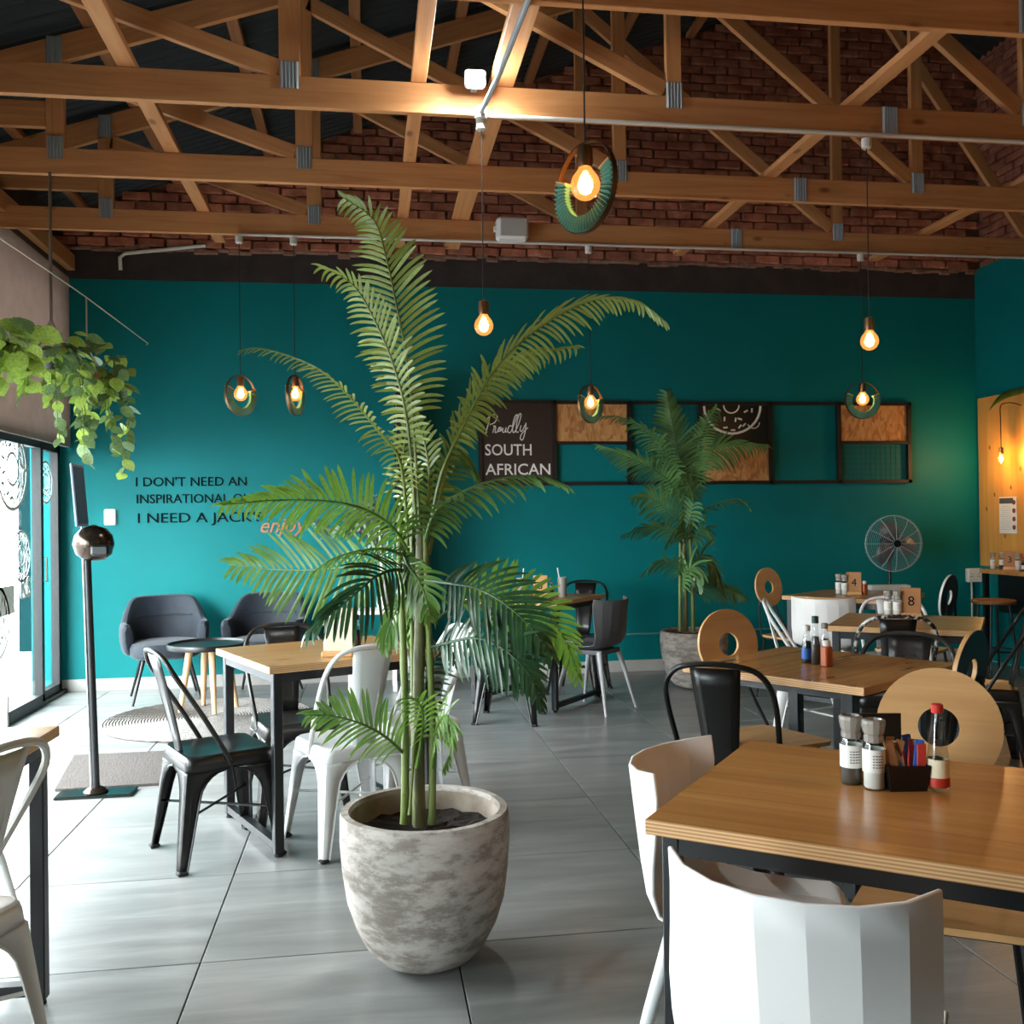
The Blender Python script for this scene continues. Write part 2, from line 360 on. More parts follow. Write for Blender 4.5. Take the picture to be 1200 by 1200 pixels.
for k in range(6):
    b = MB(); b.rbox((0, 0, 0), (.222-.006*(k % 3), .07, .067), .006)
    b.v = [(x+R_.uniform(-.004, .004), y+R_.uniform(-.004, .004), z+R_.uniform(-.004, .004)) for x, y, z in b.v]; bms.append(b)
meshes = [b.mesh('brick', 'brick') for b in bms]
nb = 0; rest = MB(); r = 0; z = 3.735
while z < 6.2:
    x = XL+.05+(.118 if r % 2 else 0)
    while x < XR:
        if z < roofz(x)-.03:
            k = R_.randrange(6); y = YB+R_.uniform(.0, .022)+(.0 if r > 1 else -.02)
            if nb < 300 and x > XL+.1: link('brick', meshes[k], wb, (x, y, z)); nb += 1
            else: rest.add([(a+x, c+y, d+z) for a, c, d in bms[k].v], bms[k].f)
        x += .236
    z += .0785; r += 1
tag(rest.build('brickwork', 'brick', wb), kind='stuff')
rb = MB()                                                                  # crumbled mortar ledge under the bricks
for i in range(90):
    x = XL+.05+i*.092; rb.rbox((x, YB-.01+R_.uniform(-.01, .01), 3.68+R_.uniform(-.012, .02)), (.11, .05, .03+R_.uniform(0, .02)), .008)
tag(rb.build('mortar_ledge', 'mortar', wb), kind='stuff')
struct(MB().box(((XL+.01+XR)/2, YB-.006, .05), (XR-XL-.02, .012, .10)).build('baseboard_back', 'skirting'))
# right wall with brick above
wr = struct(MB().box((XR+.1, 2, 1.85), (.2, 13, 3.7)).build('wall_right', 'teal_paint'))
MB().box((XR+.15, 2, 4.9), (.16, 13, 2.4)).build('mortar_bed', 'mortar', wr)
rest = MB(); z = 3.735; r = 0
while z < 5.7:
    y = 6.4+(.118 if r % 2 else 0)
    while y < YB:
        for a, c, d in [(0, 0, 0)]: rest.rbox((XR+.06+R_.uniform(0, .02), y, z), (.07, .22, .067), .006)
        y += .236
    z += .0785; r += 1
tag(rest.build('brickwork', 'brick', wr), kind='stuff')
wf = struct(MB().box(((XL+XR)/2, YF-.1, 3), (XR-XL+.4, .2, 6.4)).build('wall_front', 'teal_paint'))
# left wall: sliding glass, wooden lintel beam, blind
wl = MB(); wl.box((XL-.1, 2, 3.67), (.2, 13, .6)); wl.box((XL-.1, 2, 2.08), (.2, 13, .10)); wl.box((XL-.1, -.25, 2.75), (.2, 8.5, 1.25)); wl.box((XL-.1, 8.44, 2.75), (.2, .2, 1.25))
wl = struct(wl.build('wall_left', 'band'))
MB().box((XL-.1, 8.44, 1.02), (.2, .09, 2.06)).build('pier', 'teal_paint', wl)
bl = tag(MB().box((-2.44, 6.18, 2.735), (.02, 4.54, 1.39)).build('roller_blind', 'blind'), 'beige roller blind hanging above the sliding glass doors', 'blind')
MB().box((-2.44, 6.16, 2.035), (.032, 4.5, .03)).build('bottom_bar', 'blind', bl)
MB().box((-2.46, 6.16, 3.455), (.05, 4.5, .05)).build('headrail', 'black_metal', bl)
tag(beam('lintel_beam', (-2.42, 3.8, 3.55), (-2.42, 8.44, 3.55), .08, .13, 'pine'), 'pine beam running above the beige roller blind', 'beam')
# door_1 : far sliding door frame and panes
def pane_frame(name, y0, y1, z0=.03, z1=2.03, fr=.045, x=XL, post=True):
    o = MB(); o.box((x, (y0+y1)/2, z1-fr/2), (.06, y1-y0, fr)); o.box((x, (y0+y1)/2, z0+fr/2), (.06, y1-y0, fr))
    o.box((x, y0+fr/2, (z0+z1)/2), (.06, fr, z1-z0)); o.box((x, y1-fr/2, (z0+z1)/2), (.06, fr, z1-z0))
    f = struct(o.build(name, 'frame_black')); MB().box((x, (y0+y1)/2, (z0+z1)/2), (.006, y1-y0-2*fr+.01, z1-z0-2*fr+.01)).build('pane', 'pane', f)
    return f
d1 = pane_frame('door_1', 7.90, 8.40, fr=.06); d2 = pane_frame('door_2', 6.05, 7.89, fr=.06, x=XL+.03)
MB().tube([(XL+.045, 7.86, .95), (XL+.09, 7.86, .95), (XL+.09, 7.86, 1.13), (XL+.045, 7.86, 1.13)], .007, 6).build('handle', 'chrome_dark', d2)
pane_frame('window_1', 2.42, 4.2, fr=.05); pane_frame('window_2', .4, 2.0, fr=.05); MB().box((XL-.1, 2.2, 1.02), (.2, .4, 2.06)).build('pier', 'teal_paint', wl)
MB().box((XL-.1, -2.05, 1.02), (.2, 4.9, 2.06)).build('pier', 'teal_paint', wl)
tr = MB(); tr.box((XL, 2, 2.045), (.12, 13, .03)); tr.box((XL, 2, .015), (.12, 13, .03)); struct(tr.build('trim_1', 'frame_black'))
# white decals on the glass: round doughnut drawings and letters
def decal(parent, cy_, cz, r, x):
    m = Matrix.Translation((x, cy_, cz)) @ Matrix.Rotation(pi/2, 4, 'Z'); d = MB()
    d.ring(r, r*.9, .002, 40, m=m); d.ring(r*.42, r*.34, .002, 24, m=m)
    rr = random.Random(int(cz*100))
    for i in range(22):
        a = i*2.4; q = r*(.5+.33*rr.random()); b2 = rr.random()*3
        mm = m @ Matrix.Translation((q*cos(a), 0, q*sin(a))) @ Matrix.Rotation(b2, 4, 'Y'); d.box((0, 0, 0), (.001, .001, .001)); n0 = len(d.v)
        d.ring(r*.07, 0.0001, .002, 8, m=mm @ Matrix.Diagonal((1.7, 1, .7, 1)))
    return d.build('window_decal', 'white_paint', parent)
xd = XL+.045
decal(d2, 7.28, 1.78, .30, xd); decal(d2, 7.45, 1.16, .19, xd); decal(d2, 6.95, .72, .26, xd); decal(d1, 8.10, 1.72, .17, XL+.012)
text("KS", .20, 'white_paint', Matrix.Translation((xd, 7.42, .86)) @ Matrix.Rotation(pi/2, 4, 'Z') @ Matrix.Rotation(pi/2, 4, 'X'), d2, 'window_lettering', .001, bold=.008)
MB().box((xd, 7.0, .86), (.002, .6, .2)).build('window_decal', 'white_paint', d2)
# outside
struct(MB().box((-12, 2, -.08), (18.9, 26, .1)).build('pavement', 'pavement'))
bd = thing('building', 'pale building seen across the paving through the door glass', 'building', (-14, 9, -.03))
MB().box((0, 0, 1.6), (3, 18, 3.2)).build('wall', 'facade', bd); MB().box((0, 0, 3.3), (3.5, 18.6, .2)).build('roof', 'grey_light', bd)
for k in range(6): MB().box((1.52, -7+k*2.8, 1.3), (.06, 1.3, 1.2)).build('window', 'grey_plastic', bd)
ot = thing('patio_table', 'white patio table outside the glass door', 'table', (-3.6, 9.0, -.03))
MB().rbox((0, 0, .73), (.8, .8, .04), .01).build('table_top', 'white_paint', ot)
for sx in (-1, 1):
    for sy in (-1, 1): MB().box((sx*.34, sy*.34, .36), (.05, .05, .72)).build('leg', 'white_paint', ot)

sf = thing('shopfront', 'grey shopfront with a teal pillar seen outside through the far glass door', 'building', (-3.3, 11.6, -.03))
MB().box((-.50, 0, 1.5), (.14, .2, 3.0)).build('pillar', 'text_dark', sf); MB().box((.1, .05, 1.5), (1.05, .2, 3.0)).build('wall', 'sheet_roof', sf)
MB().box((-.12, -.07, 1.25), (.22, .03, .5)).build('sign_board', 'kraft', sf); MB().box((.1, -.4, 2.95), (1.3, 1.0, .1)).build('canopy', 'grey_plastic', sf)

# ------------------------------------------------------------------ roof and trusses
ce = MB(); NX = 150
pts = []
for i in range(NX*4+1):
    y = YF+i*(YB+.1-YF)/(NX*4); pts.append((y, (.0, .028, .028, 0)[i % 4]))
for xa, xb in ((XL-.4, 4.2), (4.2, XR+.4)):
    vs = []; fs = []
    for y, dz in pts: vs += [(xa, y, roofz(xa)+.0+dz), (xb, y, roofz(xb)+dz)]
    for i in range(len(pts)-1): fs.append((2*i, 2*i+2, 2*i+3, 2*i+1))
    ce.add(vs, fs)
ceil = struct(solid(ce.build('ceiling', 'sheet_roof'), .004))
for k in range(10):
    x = -2.3+k*.75
    beam('purlin', (x, YF+.05, roofz(x)-.027), (x, YB-.02, roofz(x)-.027), .075, .05, 'pine_dark', ceil)
for x, wd in ((-1.10, .085), (.27, .075), (.68, .12), (2.55, .085), (4.27, .085)):
    beam('brace_board', (x, .6, 3.55), (x, 7.66, 3.55), wd, .036, 'pine', ceil)
TR = [(2.60, 'out of sight above'), (3.68, 'nearest'), (4.76, 'second nearest'), (5.83, 'third'), (6.91, 'farthest')]
CB, CH = 3.38, .15
def plate(x, y, z, parent, wd=.085, h=.15):
    m = MB(); n = 10
    vs = []; fs = []
    for i in range(n+1):
        q = -wd/2+wd*i/n; dy = -.009*(i % 2)
        vs += [(x+q, y+dy, z-h/2), (x+q, y+dy, z+h/2)]
    for i in range(n): fs.append((2*i, 2*i+2, 2*i+3, 2*i+1))
    return solid(m.add(vs, fs).build('nail_plate', 'galv', parent), .002)
posts = [-1.74, -.35, 1.57, 3.56, 5.2]
for ti, (Y, wd) in enumerate(TR[1:]):
    lb = {'nearest': 'pine roof truss nearest the camera, at the top of the picture', 'second nearest': 'pine roof truss with the bright floodlight on its bottom chord',
          'third': 'pine roof truss between the floodlit truss and the one carrying the speaker', 'farthest': 'pine roof truss carrying the white speaker, closest to the brick wall'}[wd]
    t = thing('roof_truss', lb, 'truss', (0, Y, 0))
    def bb(n, a, b, th=.038, h=CH, m='pine', dy=0): return beam(n, (a[0], Y+dy, a[1]), (b[0], Y+dy, b[1]), th, h, m, t)
    bb('bottom_chord', (-2.42, CB+CH/2), (XR-.02, CB+CH/2))
    tz = lambda x: roofz(x)-.055-CH/2*1.05
    bb('top_chord', (-2.5, tz(-2.5)), (4.2, tz(4.2)), dy=.0); bb('top_chord', (4.2, tz(4.2)), (XR-.02, tz(XR)))
    bb('heel_board', (-2.42, CB+.34), (-1.79, CB+.34), dy=-.002)
    for x in posts: bb('post', (x, CB+CH), (x, tz(x)-.05), h=.10 if x < 0 else .08)
    for a, b in ((0, 1), (1, 2), (2, 3), (3, 4)):
        xa, xb = posts[a], posts[b]; bb('web', (xa+.03, tz(xa)-.1), (xb-.05, CB+CH+.03), h=.09)
    for x in posts: plate(x, -.021, CB+CH-.0, t, .085, .13)
    plate(2.75, -.021, CB+CH/2, t, .085, .15)
    for x in posts[:4]: plate(x, -.021, tz(x), t)
# conduits on the trusses
def pipe(pts, r, m, label, name='conduit'):
    return tag(MB().tube(pts, r, 8).build(name, m, None, True), label, 'conduit')
pipe([(.565, 4.70, 3.365), (XR-.03, 4.70, 3.365)], .010, 'conduit', 'white conduit along the floodlit truss, running right from the floodlight')
pipe([(.68, 2.3, 3.355), (.60, 4.2, 3.355), (.565, 4.70, 3.365)], .012, 'galv', 'grey conduit coming from the camera side to the floodlight')
pipe([(-.86, 6.86, 3.37), (XR-.03, 6.86, 3.37)], .010, 'conduit', 'white conduit along the truss that carries the speaker')
pipe([(-2.02, 8.44, 3.50), (-2.02, 8.42, 3.60), (-1.98, 8.42, 3.635), (-1.33, 8.42, 3.72)], .016, 'pvc', 'short bent white pipe on the wall above the wall lettering')
pipe([(1.85, YB-.012, .33), (XR-.02, YB-.012, .36)], .008, 'conduit_teal', 'thin horizontal conduit low on the teal wall behind the potted palm')
# floodlight
fd = thing('floodlight', 'bright floodlight fixed to the second truss', 'light', (.533, 4.60, 3.50))
MB().rbox((0, .01, 0), (.10, .05, .085), .01).build('housing', 'white_paint', fd)
MB().lathe([(.04, 0), (.036, .008), (.02, .014)], 20).build('lens', 'flood_lens', fd, loc=(0, -.018, -.01)).rotation_euler = (radians(75), 0, 0)
MB().box((0, .06, -.02), (.03, .06, .02)).build('bracket', 'galv', fd)
MB().lathe([(.03, 0), (.03, .05), (.02, .06)], 12).build('junction_box', 'conduit', fd, loc=(.035, .08, -.16))
light('flood_beam', 'SPOT', (.533, 4.56, 3.49), 110, (.93, 1, .98), .04, (radians(12), 0, 0), spot_size=radians(150), spot_blend=.5)
light('flood_glow', 'POINT', (.533, 4.55, 3.47), 22, (.93, 1, .98), .03)
# speaker
sp_ = thing('speaker', 'white wall speaker mounted on the farthest truss', 'speaker', (1.037, 6.80, 3.445))
so = MB().rbox((0, 0, 0), (.225, .12, .16), .018).build('cabinet', 'speaker_white', sp_)
MB().rbox((.005, -.062, 0), (.19, .006, .13), .003).build('grille', 'speaker_mesh', sp_)
MB().box((-.12, .01, 0), (.02, .05, .03)).build('bracket', 'speaker_white', sp_)

# ------------------------------------------------------------------ pendants
def bulb_parts(t, s=1.0):
    """globe bulb with its socket; origin of t = centre of the globe"""
    MB().lathe([(.012, .125), (.024, .12), (.026, .07), (.022, .055)], 16).build('lamp_holder', 'brass', t, True)
    g = MB().lathe([(.004, -.047), (.018, -.044), (.034, -.033), (.045, -.014), (.047, .004), (.041, .024), (.028, .042), (.018, .056), (.016, .064)], 24).build('bulb', 'amber', t, True)
    MB().lathe([(.003, -.030), (.018, -.022), (.024, -.004), (.017, .02), (.006, .044)], 12).build('filament', 'filament', g, True)
def pendant(c, top, rot, label, ringed=True, energy=9, ringr=.142):
    t = thing('pendant_lamp', label, 'lamp', c)
    bulb_parts(t)
    MB().tube([(0, 0, .12), (0, 0, top-c[2])], .0028, 6).build('cord', 'cord', t)
    MB().lathe([(.02, -.05), (.026, -.045), (.026, 0)], 12).build('ceiling_cup', 'conduit', t, loc=(0, 0, top-c[2]))
    if ringed:
        zc = -.008; m = Matrix.Rotation(rot, 4, 'Z') @ Matrix.Translation((0, 0, zc))
        MB().ring(ringr, ringr-.004, .018, 48, m=m).build('ring_frame', 'brass', t, True)
        p = MB(); hl_rods = MB(); n = 34; a0, a1 = radians(158), radians(382)
        ro, ri = ringr-.004, ringr*.63
        for i in range(n):                                                     # pleats: folded fins set round the lower arc
            a = a0+(a1-a0)*(i+.5)/n; da = (a1-a0)/n*.5
            vs = []
            for q, y in ((a-da, -.026), (a, .0), (a+da, -.026)):
                pass
            P = [(ro, a-da, -.003), (ro, a, -.018), (ro, a+da, -.003), (ri, a-da, -.003), (ri, a, -.015), (ri, a+da, -.003),
                 (ro, a-da, .003), (ro, a, .018), (ro, a+da, .003), (ri, a-da, .003), (ri, a, .015), (ri, a+da, .003)]
            p.add([m @ Vector((r*cos(q), y, r*sin(q))) for r, q, y in P], [(0, 1, 4, 3), (1, 2, 5, 4), (6, 9, 10, 7), (7, 10, 11, 8), (3, 4, 10, 9), (4, 5, 11, 10), (0, 6, 7, 1), (1, 7, 8, 2)])
            for y in (-.0185, .0185): hl_rods.tube([m @ Vector((ro*cos(a), y, ro*sin(a))), m @ Vector((ri*cos(a), y*.84, ri*sin(a)))], .0007, 4)  # pale rods along the ridges stand in for highlights on the pleats
        p.build('pleated_shade', 'teal_pleat', t); hl_rods.build('pleat_highlights', 'pleat_highlight_pale', t)
        for a in (a0, a1):
            e = MB(); mm = m @ Matrix.Rotation(-a, 4, 'Y'); e.box(mm @ Vector(((ro+ri)/2, 0, 0)), ((ro-ri), .034, .006), m=(mm.to_3x3()))
            e.build('shade_end', 'sach_tan', t)
    light('bulb_light', 'POINT', c, energy, (1, .58, .26), .03)
    return t
W = 7
pendant((.684, 2.95, 2.422), 3.35, radians(-63), 'large ring pendant with green pleats and glowing bulb nearest the camera', energy=W)
pendant((-.861, 6.87, 2.267), 3.36, radians(52), 'ring pendant hanging leftmost, in front of the wall lettering', energy=W)
pendant((-.492, 6.87, 2.269), 3.36, radians(71), 'ring pendant seen nearly edge on, just right of the leftmost one', energy=W)
pendant((.571, 4.70, 2.329), 3.34, 0, 'bare glowing bulb hanging below the floodlight', False, W)
pendant((1.61, 6.87, 2.22), 3.36, radians(40), 'ring pendant in front of the left chipboard art panel', energy=W)
pendant((2.593, 4.70, 2.283), 3.34, 0, 'bare glowing bulb hanging above the rightmost ring pendant', False, W)
pendant((3.727, 6.87, 2.257), 3.36, radians(0), 'ring pendant turned face on before the right chipboard art panel', energy=W)
for i, (x, y) in enumerate([(2.3, 1.2), (4.2, .8), (3.9, 3.4), (1.8, -2)]):  # added unseen bulbs: warm fill for the front table and right floor
    pendant((x, y, 2.30), 3.36, 0, ['added bare bulb out of view over the right tables', 'added bare bulb far right of the front table, out of frame', 'added bare bulb out of frame, right of the middle tables', 'added bare bulb far behind the camera, out of view'][i], False, (80, 30, 22, 24)[i])
# ------------------------------------------------------------------ wall graphics
YW = YB-.004
wt = thing('wall_lettering', 'dark capital letters reading I DON\'T NEED AN INSPIRATIONAL on the teal wall', 'lettering', (-1.925, YW, 1.6))
def tx(s, x, y0, y1, X1=None, m='text_dark', parent=None, shear=0, name='lettering', bold=0):
    a = atY(x, y1, YW); b = atY(x, y0, YW); h = (b-a).length
    o = text(s, h*1.38, m, facing_cam(a-(parent.location if parent else Vector())), parent, name, .003, shear, bold=bold)
    if X1:
        wd = max(v.co.x for v in o.data.vertices); tgt = atY(X1, y1, YW).x-a.x; k = tgt/wd
        for v in o.data.vertices: v.co.x *= k
    return o
for q_ in (tx("I DON'T NEED AN", 158, 559, 570, 289, parent=wt), tx("INSPIRATIONAL QUOTE", 159, 579, 590, 324, parent=wt), tx("I NEED A JACK'S", 160, 601, 613, 308, parent=wt)): split_letters(q_)
ej = tag(tx("enjoy", 303, 606, 624, 360, 'copper', None, .35, 'script_sign', .001), 'small copper script sign on the teal wall behind the palm', 'sign')
# wall art frame
AX0, AX1, AZ0, AZ1 = .966, 5.05, 1.675, 2.428
art = thing('wall_art_frame', 'long black wall frame with panels reading Proudly South African', 'wall art', ((AX0+AX1)/2, YB, 2.05))
def px2x(x): return atY(x, 520, YB).x
ox, oz = art.location.x, art.location.z
YA = -.03
f = MB()
def bar(x0, x1, z0, z1, d=.04): f.box(((x0+x1)/2-ox, YA, (z0+z1)/2-oz), (x1-x0, d, z1-z0))
bar(AX0, AX1, AZ1-.03, AZ1); bar(AX0, AX1, AZ0, AZ0+.03)
cols = [AX0+.015, px2x(649), px2x(736), px2x(819), px2x(901), px2x(981), AX1-.02]
for c in cols: bar(c-.017, c+.017, AZ0, AZ1)
mid = (AZ0+AZ1)/2
for a, b in ((1, 2), (3, 4), (5, 6)): bar(cols[a], cols[b], mid-.014, mid+.014)
f.build('frame', 'art_frame', art)
def panel(a, b, z0, z1, m, name): return MB().box(((cols[a]+cols[b])/2-ox, YA+.008, (z0+z1)/2-oz), (cols[b]-cols[a]-.036, .012, z1-z0)).build(name, m, art)
pb = panel(0, 1, AZ0+.03, AZ1-.03, 'art_panel', 'text_panel'); panel(1, 2, mid+.014, AZ1-.03, 'osb', 'chipboard_panel'); panel(5, 6, mid+.014, AZ1-.03, 'osb', 'chipboard_panel')
panel(3, 4, AZ0+.03, mid-.014, 'osb', 'chipboard_panel'); dp = panel(3, 4, mid+.014, AZ1-.03, 'card_black', 'doughnut_panel')
for a, b, z0, z1 in ((2, 3, AZ0+.03, AZ1-.03), (5, 6, AZ0+.03, mid-.014)):
    g = MB(); x = cols[a]+.017
    while x < cols[b]-.02: g.box((x-ox, YA, (z0+z1)/2-oz), (.003, .003, z1-z0)); x += .05
    z = z0
    while z < z1: g.box(((cols[a]+cols[b])/2-ox, YA, z-oz), (cols[b]-cols[a]-.03, .003, .003)); z += .05
    g.build('wire_grid', 'art_frame', art)
def on_panel(o, x, y): p = atY(x, y, YB-.03); return Vector((p.x-ox, -.0305, p.z-oz))
def ptext(s, x, y0, y1, x1):
    a = on_panel(None, x, y1); h = on_panel(None, x, y0).z-a.z
    o = text(s, h*1.38, 'white_paint', facing_cam(a), pb, 'lettering', .002, bold=.001); wd = max(v.co.x for v in o.data.vertices); k = (on_panel(None, x1, y1).x-a.x)/wd
    for v in o.data.vertices: v.co.x *= k
    split_letters(o)
ptext("SOUTH", 568, 520, 533.5, 623); ptext("AFRICAN", 569, 543, 556.5, 645)
def script(parent, paths, x, y, sx, sy, r=.0048):
    d = MB()
    for p in paths: d.tube(smooth_path([on_panel(None, x+a*sx, y+b*sy) for a, b in p], 5), r, 6)
    return d.build('script_lettering', 'white_paint', parent)
# "Proudly" drawn stroke by stroke (units: pixels of the enlarged photograph / 8.57)
k = 1/8.57
script(pb, [
    [(275, 255), (290, 240), (275, 320), (250, 412)], [(262, 270), (300, 230), (350, 222), (366, 250), (340, 300), (290, 325)],
    [(320, 405), (335, 350), (330, 335), (350, 345), (345, 400), (365, 398)], [(365, 398), (385, 350), (375, 390), (395, 385), (405, 355), (390, 350), (400, 385), (425, 355)],
    [(425, 355), (420, 395), (440, 395), (455, 350), (450, 395), (475, 390)], [(520, 340), (490, 335), (470, 380), (490, 405), (515, 370), (545, 290), (570, 225), (545, 240), (520, 330), (525, 400), (545, 390)],
    [(545, 390), (580, 320), (605, 230), (590, 215), (565, 290), (555, 390), (580, 395)], [(605, 330), (595, 380), (615, 385), (650, 320), (655, 310), (645, 400), (620, 475), (597, 460), (615, 410), (675, 352)]],
    540, 460, k, k)
dm = MB()                                                                   # lower half of an iced ring, cut off by the frame
def ell(cx, cz_, rx, rz, a0, a1, r=.012, n=16): dm.tube([on_panel(None, cx+rx*cos(a0+(a1-a0)*i/n), cz_-rz*sin(a0+(a1-a0)*i/n)) for i in range(n+1)], r, 6)
ell(858, 476, 33, 32, pi, 2*pi); ell(857, 475, 9, 9, pi, 2*pi, .007)
for sx, sy, a in ((833, 482, .2), (842, 480, -.6), (849, 491, 1.5), (862, 492, 1.4), (850, 501, .1), (859, 504, 0), (867, 500, .9), (867, 491, -.3), (874, 482, .5), (881, 481, 1.5), (872, 498, .8)):
    dm.tube([on_panel(None, sx-2.4*cos(a), sy+2.4*sin(a)), on_panel(None, sx+2.4*cos(a), sy-2.4*sin(a))], .008, 6)
ell(883, 495, 7, 7, -pi*.9, 0, .005, 8)
dm.build('doughnut_drawing', 'white_paint', dp)
# wall fittings
tag(MB().rbox((0, 0, 0), (.095, .02, .135), .008).build('wall_plate', 'socket_white', None, loc=atY(129, 606, YB-.01)), 'small white wall plate between the sanitiser stand and the lettering', 'wall plate')
sk = thing('power_socket', 'white double power socket low on the teal wall beside the plywood booth', 'socket', atY(1141, 674, YB-.03))
MB().rbox((0, 0, 0), (.145, .05, .13), .006).build('socket_box', 'socket_white', sk)
s_ = MB()
for dx in (-.035, .035):
    for a, b in ((0, .012), (-.012, -.01), (.012, -.01)): s_.box((dx+a*.8, -.026, b), (.008, .002, .008))
s_.build('socket_holes', 'black_plastic', sk)
MB().tube([(-.01, .018, -.06), (-.01, .018, -.8)], .009, 8).build('conduit', 'conduit', sk)
# divider screen with black post
dv = thing('room_divider', 'narrow dark panel and black post standing out from the teal wall', 'divider', (.255, 8.1, 0))
MB().box((.004, .02, 1.25), (.03, .66, 2.36)).build('panel', 'art_panel', dv)
MB().box((0, -.34, 1.235), (.05, .05, 2.47)).build('post', 'black_metal', dv); MB().box((0, .32, 1.235), (.05, .05, 2.47)).build('post', 'black_metal', dv)
MB().box((0, 0, 2.455), (.05, .68, .03)).build('rail', 'black_metal', dv)

# ------------------------------------------------------------------ plywood booth on the right wall
bt = thing('plywood_panel', 'large plywood panel lining the right wall above the booth shelf', 'wall panel', (XR, 7.2, 1.67))
bo = MB().box((-.012, 0, .005), (.022, 2.42, 1.58)).build('board', 'plywood', bt)
kn = MB()
for y, z in ((1.04, .32), (.98, -.12), (.84, -.5), (.7, -.35), (.9, -.42), (.62, .1), (1.1, -.25), (.75, -.06), (.55, -.55)):
    kn.ring(.016, .0001, .002, 12, m=Matrix.Translation((-.0245, y, z)) @ Matrix.Rotation(pi/2, 4, 'Z') @ Matrix.Diagonal((.7, 1, 1.3, 1)))
kn.build('knots', 'sach_brown', bt)
sh = tag(MB().box((0, 0, 0), (.22, 2.3, .035)).build('booth_shelf', 'tabletop', None, loc=(XR-.135, 6.95, .855)), 'wooden booth shelf fixed along the right wall under the plywood', 'shelf')
MB().box((.08, 0, -.2), (.04, 2.25, .35)).build('rail', 'black_metal', sh)
for y in (-.5, .5): MB().box((-.08, y*2.2, -.435), (.04, .04, .835)).build('leg', 'black_metal', sh)
st = thing('bar_stool', 'round-seated black stool under the booth shelf', 'stool', (XR-.42, 7.65, 0))
MB().lathe([(.17, .60), (.18, .61), (.18, .625), (.17, .635)], 28).build('seat', 'pine_dark', st)
for q in range(4): a = pi/4+q*pi/2; MB().tube([(.12*cos(a), .12*sin(a), .6), (.19*cos(a), .19*sin(a), 0)], .011, 8).build('leg', 'black_metal', st)
MB().tube([(.165*cos(i*pi/10), .165*sin(i*pi/10), .2) for i in range(20)], .007, 6, True).build('foot_ring', 'black_metal', st)
bp = atY(1191, 537, 7.9); bp.x = XR-.15
t = thing('booth_bulb', 'small glowing candle bulb hanging on a cord before the plywood', 'lamp', bp)
MB().lathe([(.01, .10), (.02, .095), (.02, .05), (.016, .04)], 12).build('lamp_holder', 'brass', t, True)
g = MB().lathe([(.003, -.055), (.018, -.035), (.028, -.01), (.026, .012), (.016, .04)], 16).build('bulb', 'amber', t, True)
MB().lathe([(.003, -.04), (.014, -.02), (.016, 0), (.008, .03)], 10).build('filament', 'filament', g, True)
MB().tube(smooth_path([(0, 0, .1), (0, 0, .32), (.0, .0, .46), (.03, -.02, .49), (.08, -.05, .49), (.118, -.12, .46)], 5), .004, 6).build('cord', 'cord', t)
light('booth_light', 'POINT', bp+Vector((-.03, 0, 0)), 16, (1, .6, .24), .03)
mn = thing('menu_sheet', 'white menu sheet with food pictures pinned to the plywood', 'menu', (XR-.028, 7.99, 1.36))
MB().box((0, 0, 0), (.003, .24, .33)).build('sheet', 'paper', mn)
MB().box((-.002, .02, .13), (.002, .19, .05)).build('header', 'grey_plastic', mn)
for i in range(4): MB().ring(.022, .0001, .002, 16, m=Matrix.Translation((-.003, -.085, .115-.075*i)) @ Matrix.Rotation(pi/2, 4, 'Z')).build('food_picture', 'food', mn)
ln = MB()
for i in range(12): ln.box((-.002, .03, .08-.019*i), (.001, .14 if i % 3 else .1, .003))
ln.build('text_lines', 'grey_light', mn)

# ------------------------------------------------------------------ fan
fn = thing('pedestal_fan', 'grey metal pedestal fan standing by the teal wall', 'fan', (4.61, 8.0, 0), radians(-8))
fz = 1.122
MB().lathe([(.19, 0), (.19, .02), (.05, .035), (.02, .05)], 28).build('base', 'black_metal', fn, True)
MB().tube([(0, .09, .03), (0, .09, fz)], .014, 10).build('pole', 'black_metal', fn, True)
cg = MB()
for k in range(15):
    rr = .245*(k+2)/16; cg.tube([(rr*cos(i*pi/20), -.075+.04*(k/14)**2.5, fz+rr*sin(i*pi/20)) for i in range(40)], .0016, 4, True)
for i in range(40): cg.tube([(.245*cos(i*pi/20), -.03, fz+.245*sin(i*pi/20)), (.245*cos(i*pi/20), .05, fz+.245*sin(i*pi/20))], .0014, 4)
cg.build('front_cage', 'galv', fn)
rg = MB(); rg.tube([(.247*cos(i*pi/24), .0, fz+.247*sin(i*pi/24)) for i in range(48)], .006, 8, True)
for i in range(12):
    a = i*pi/6; rg.tube([(.03*cos(a), -.078, fz+.03*sin(a)), (.18*cos(a), -.068, fz+.18*sin(a)), (.247*cos(a), -.03, fz+.247*sin(a))], .003, 5)
rg.build('rim_and_spokes', 'galv', fn, True)
for i in range(3):
    a = i*2*pi/3+1.9; v = []
    for j in range(7):
        rr = .04+.028*j; wd = .035+.05*sin(pi*min(1, j/7+.15))
        for s in (-1, 1): v.append((rr*cos(a)-s*wd*sin(a), s*.018, fz+rr*sin(a)+s*wd*cos(a)))
    solid(MB().add(v, [(2*j, 2*j+1, 2*j+3, 2*j+2) for j in range(6)]).build('blade', 'blade_grey', fn, True), .002)
m = MB(); m.tube([(0, -.08, fz), (0, -.09, fz)], .032, 16); m.build('hub', 'black_plastic', fn); MB().tube([(0, .03, fz), (0, .17, fz)], .06, 16).build('motor', 'black_metal', fn, True)

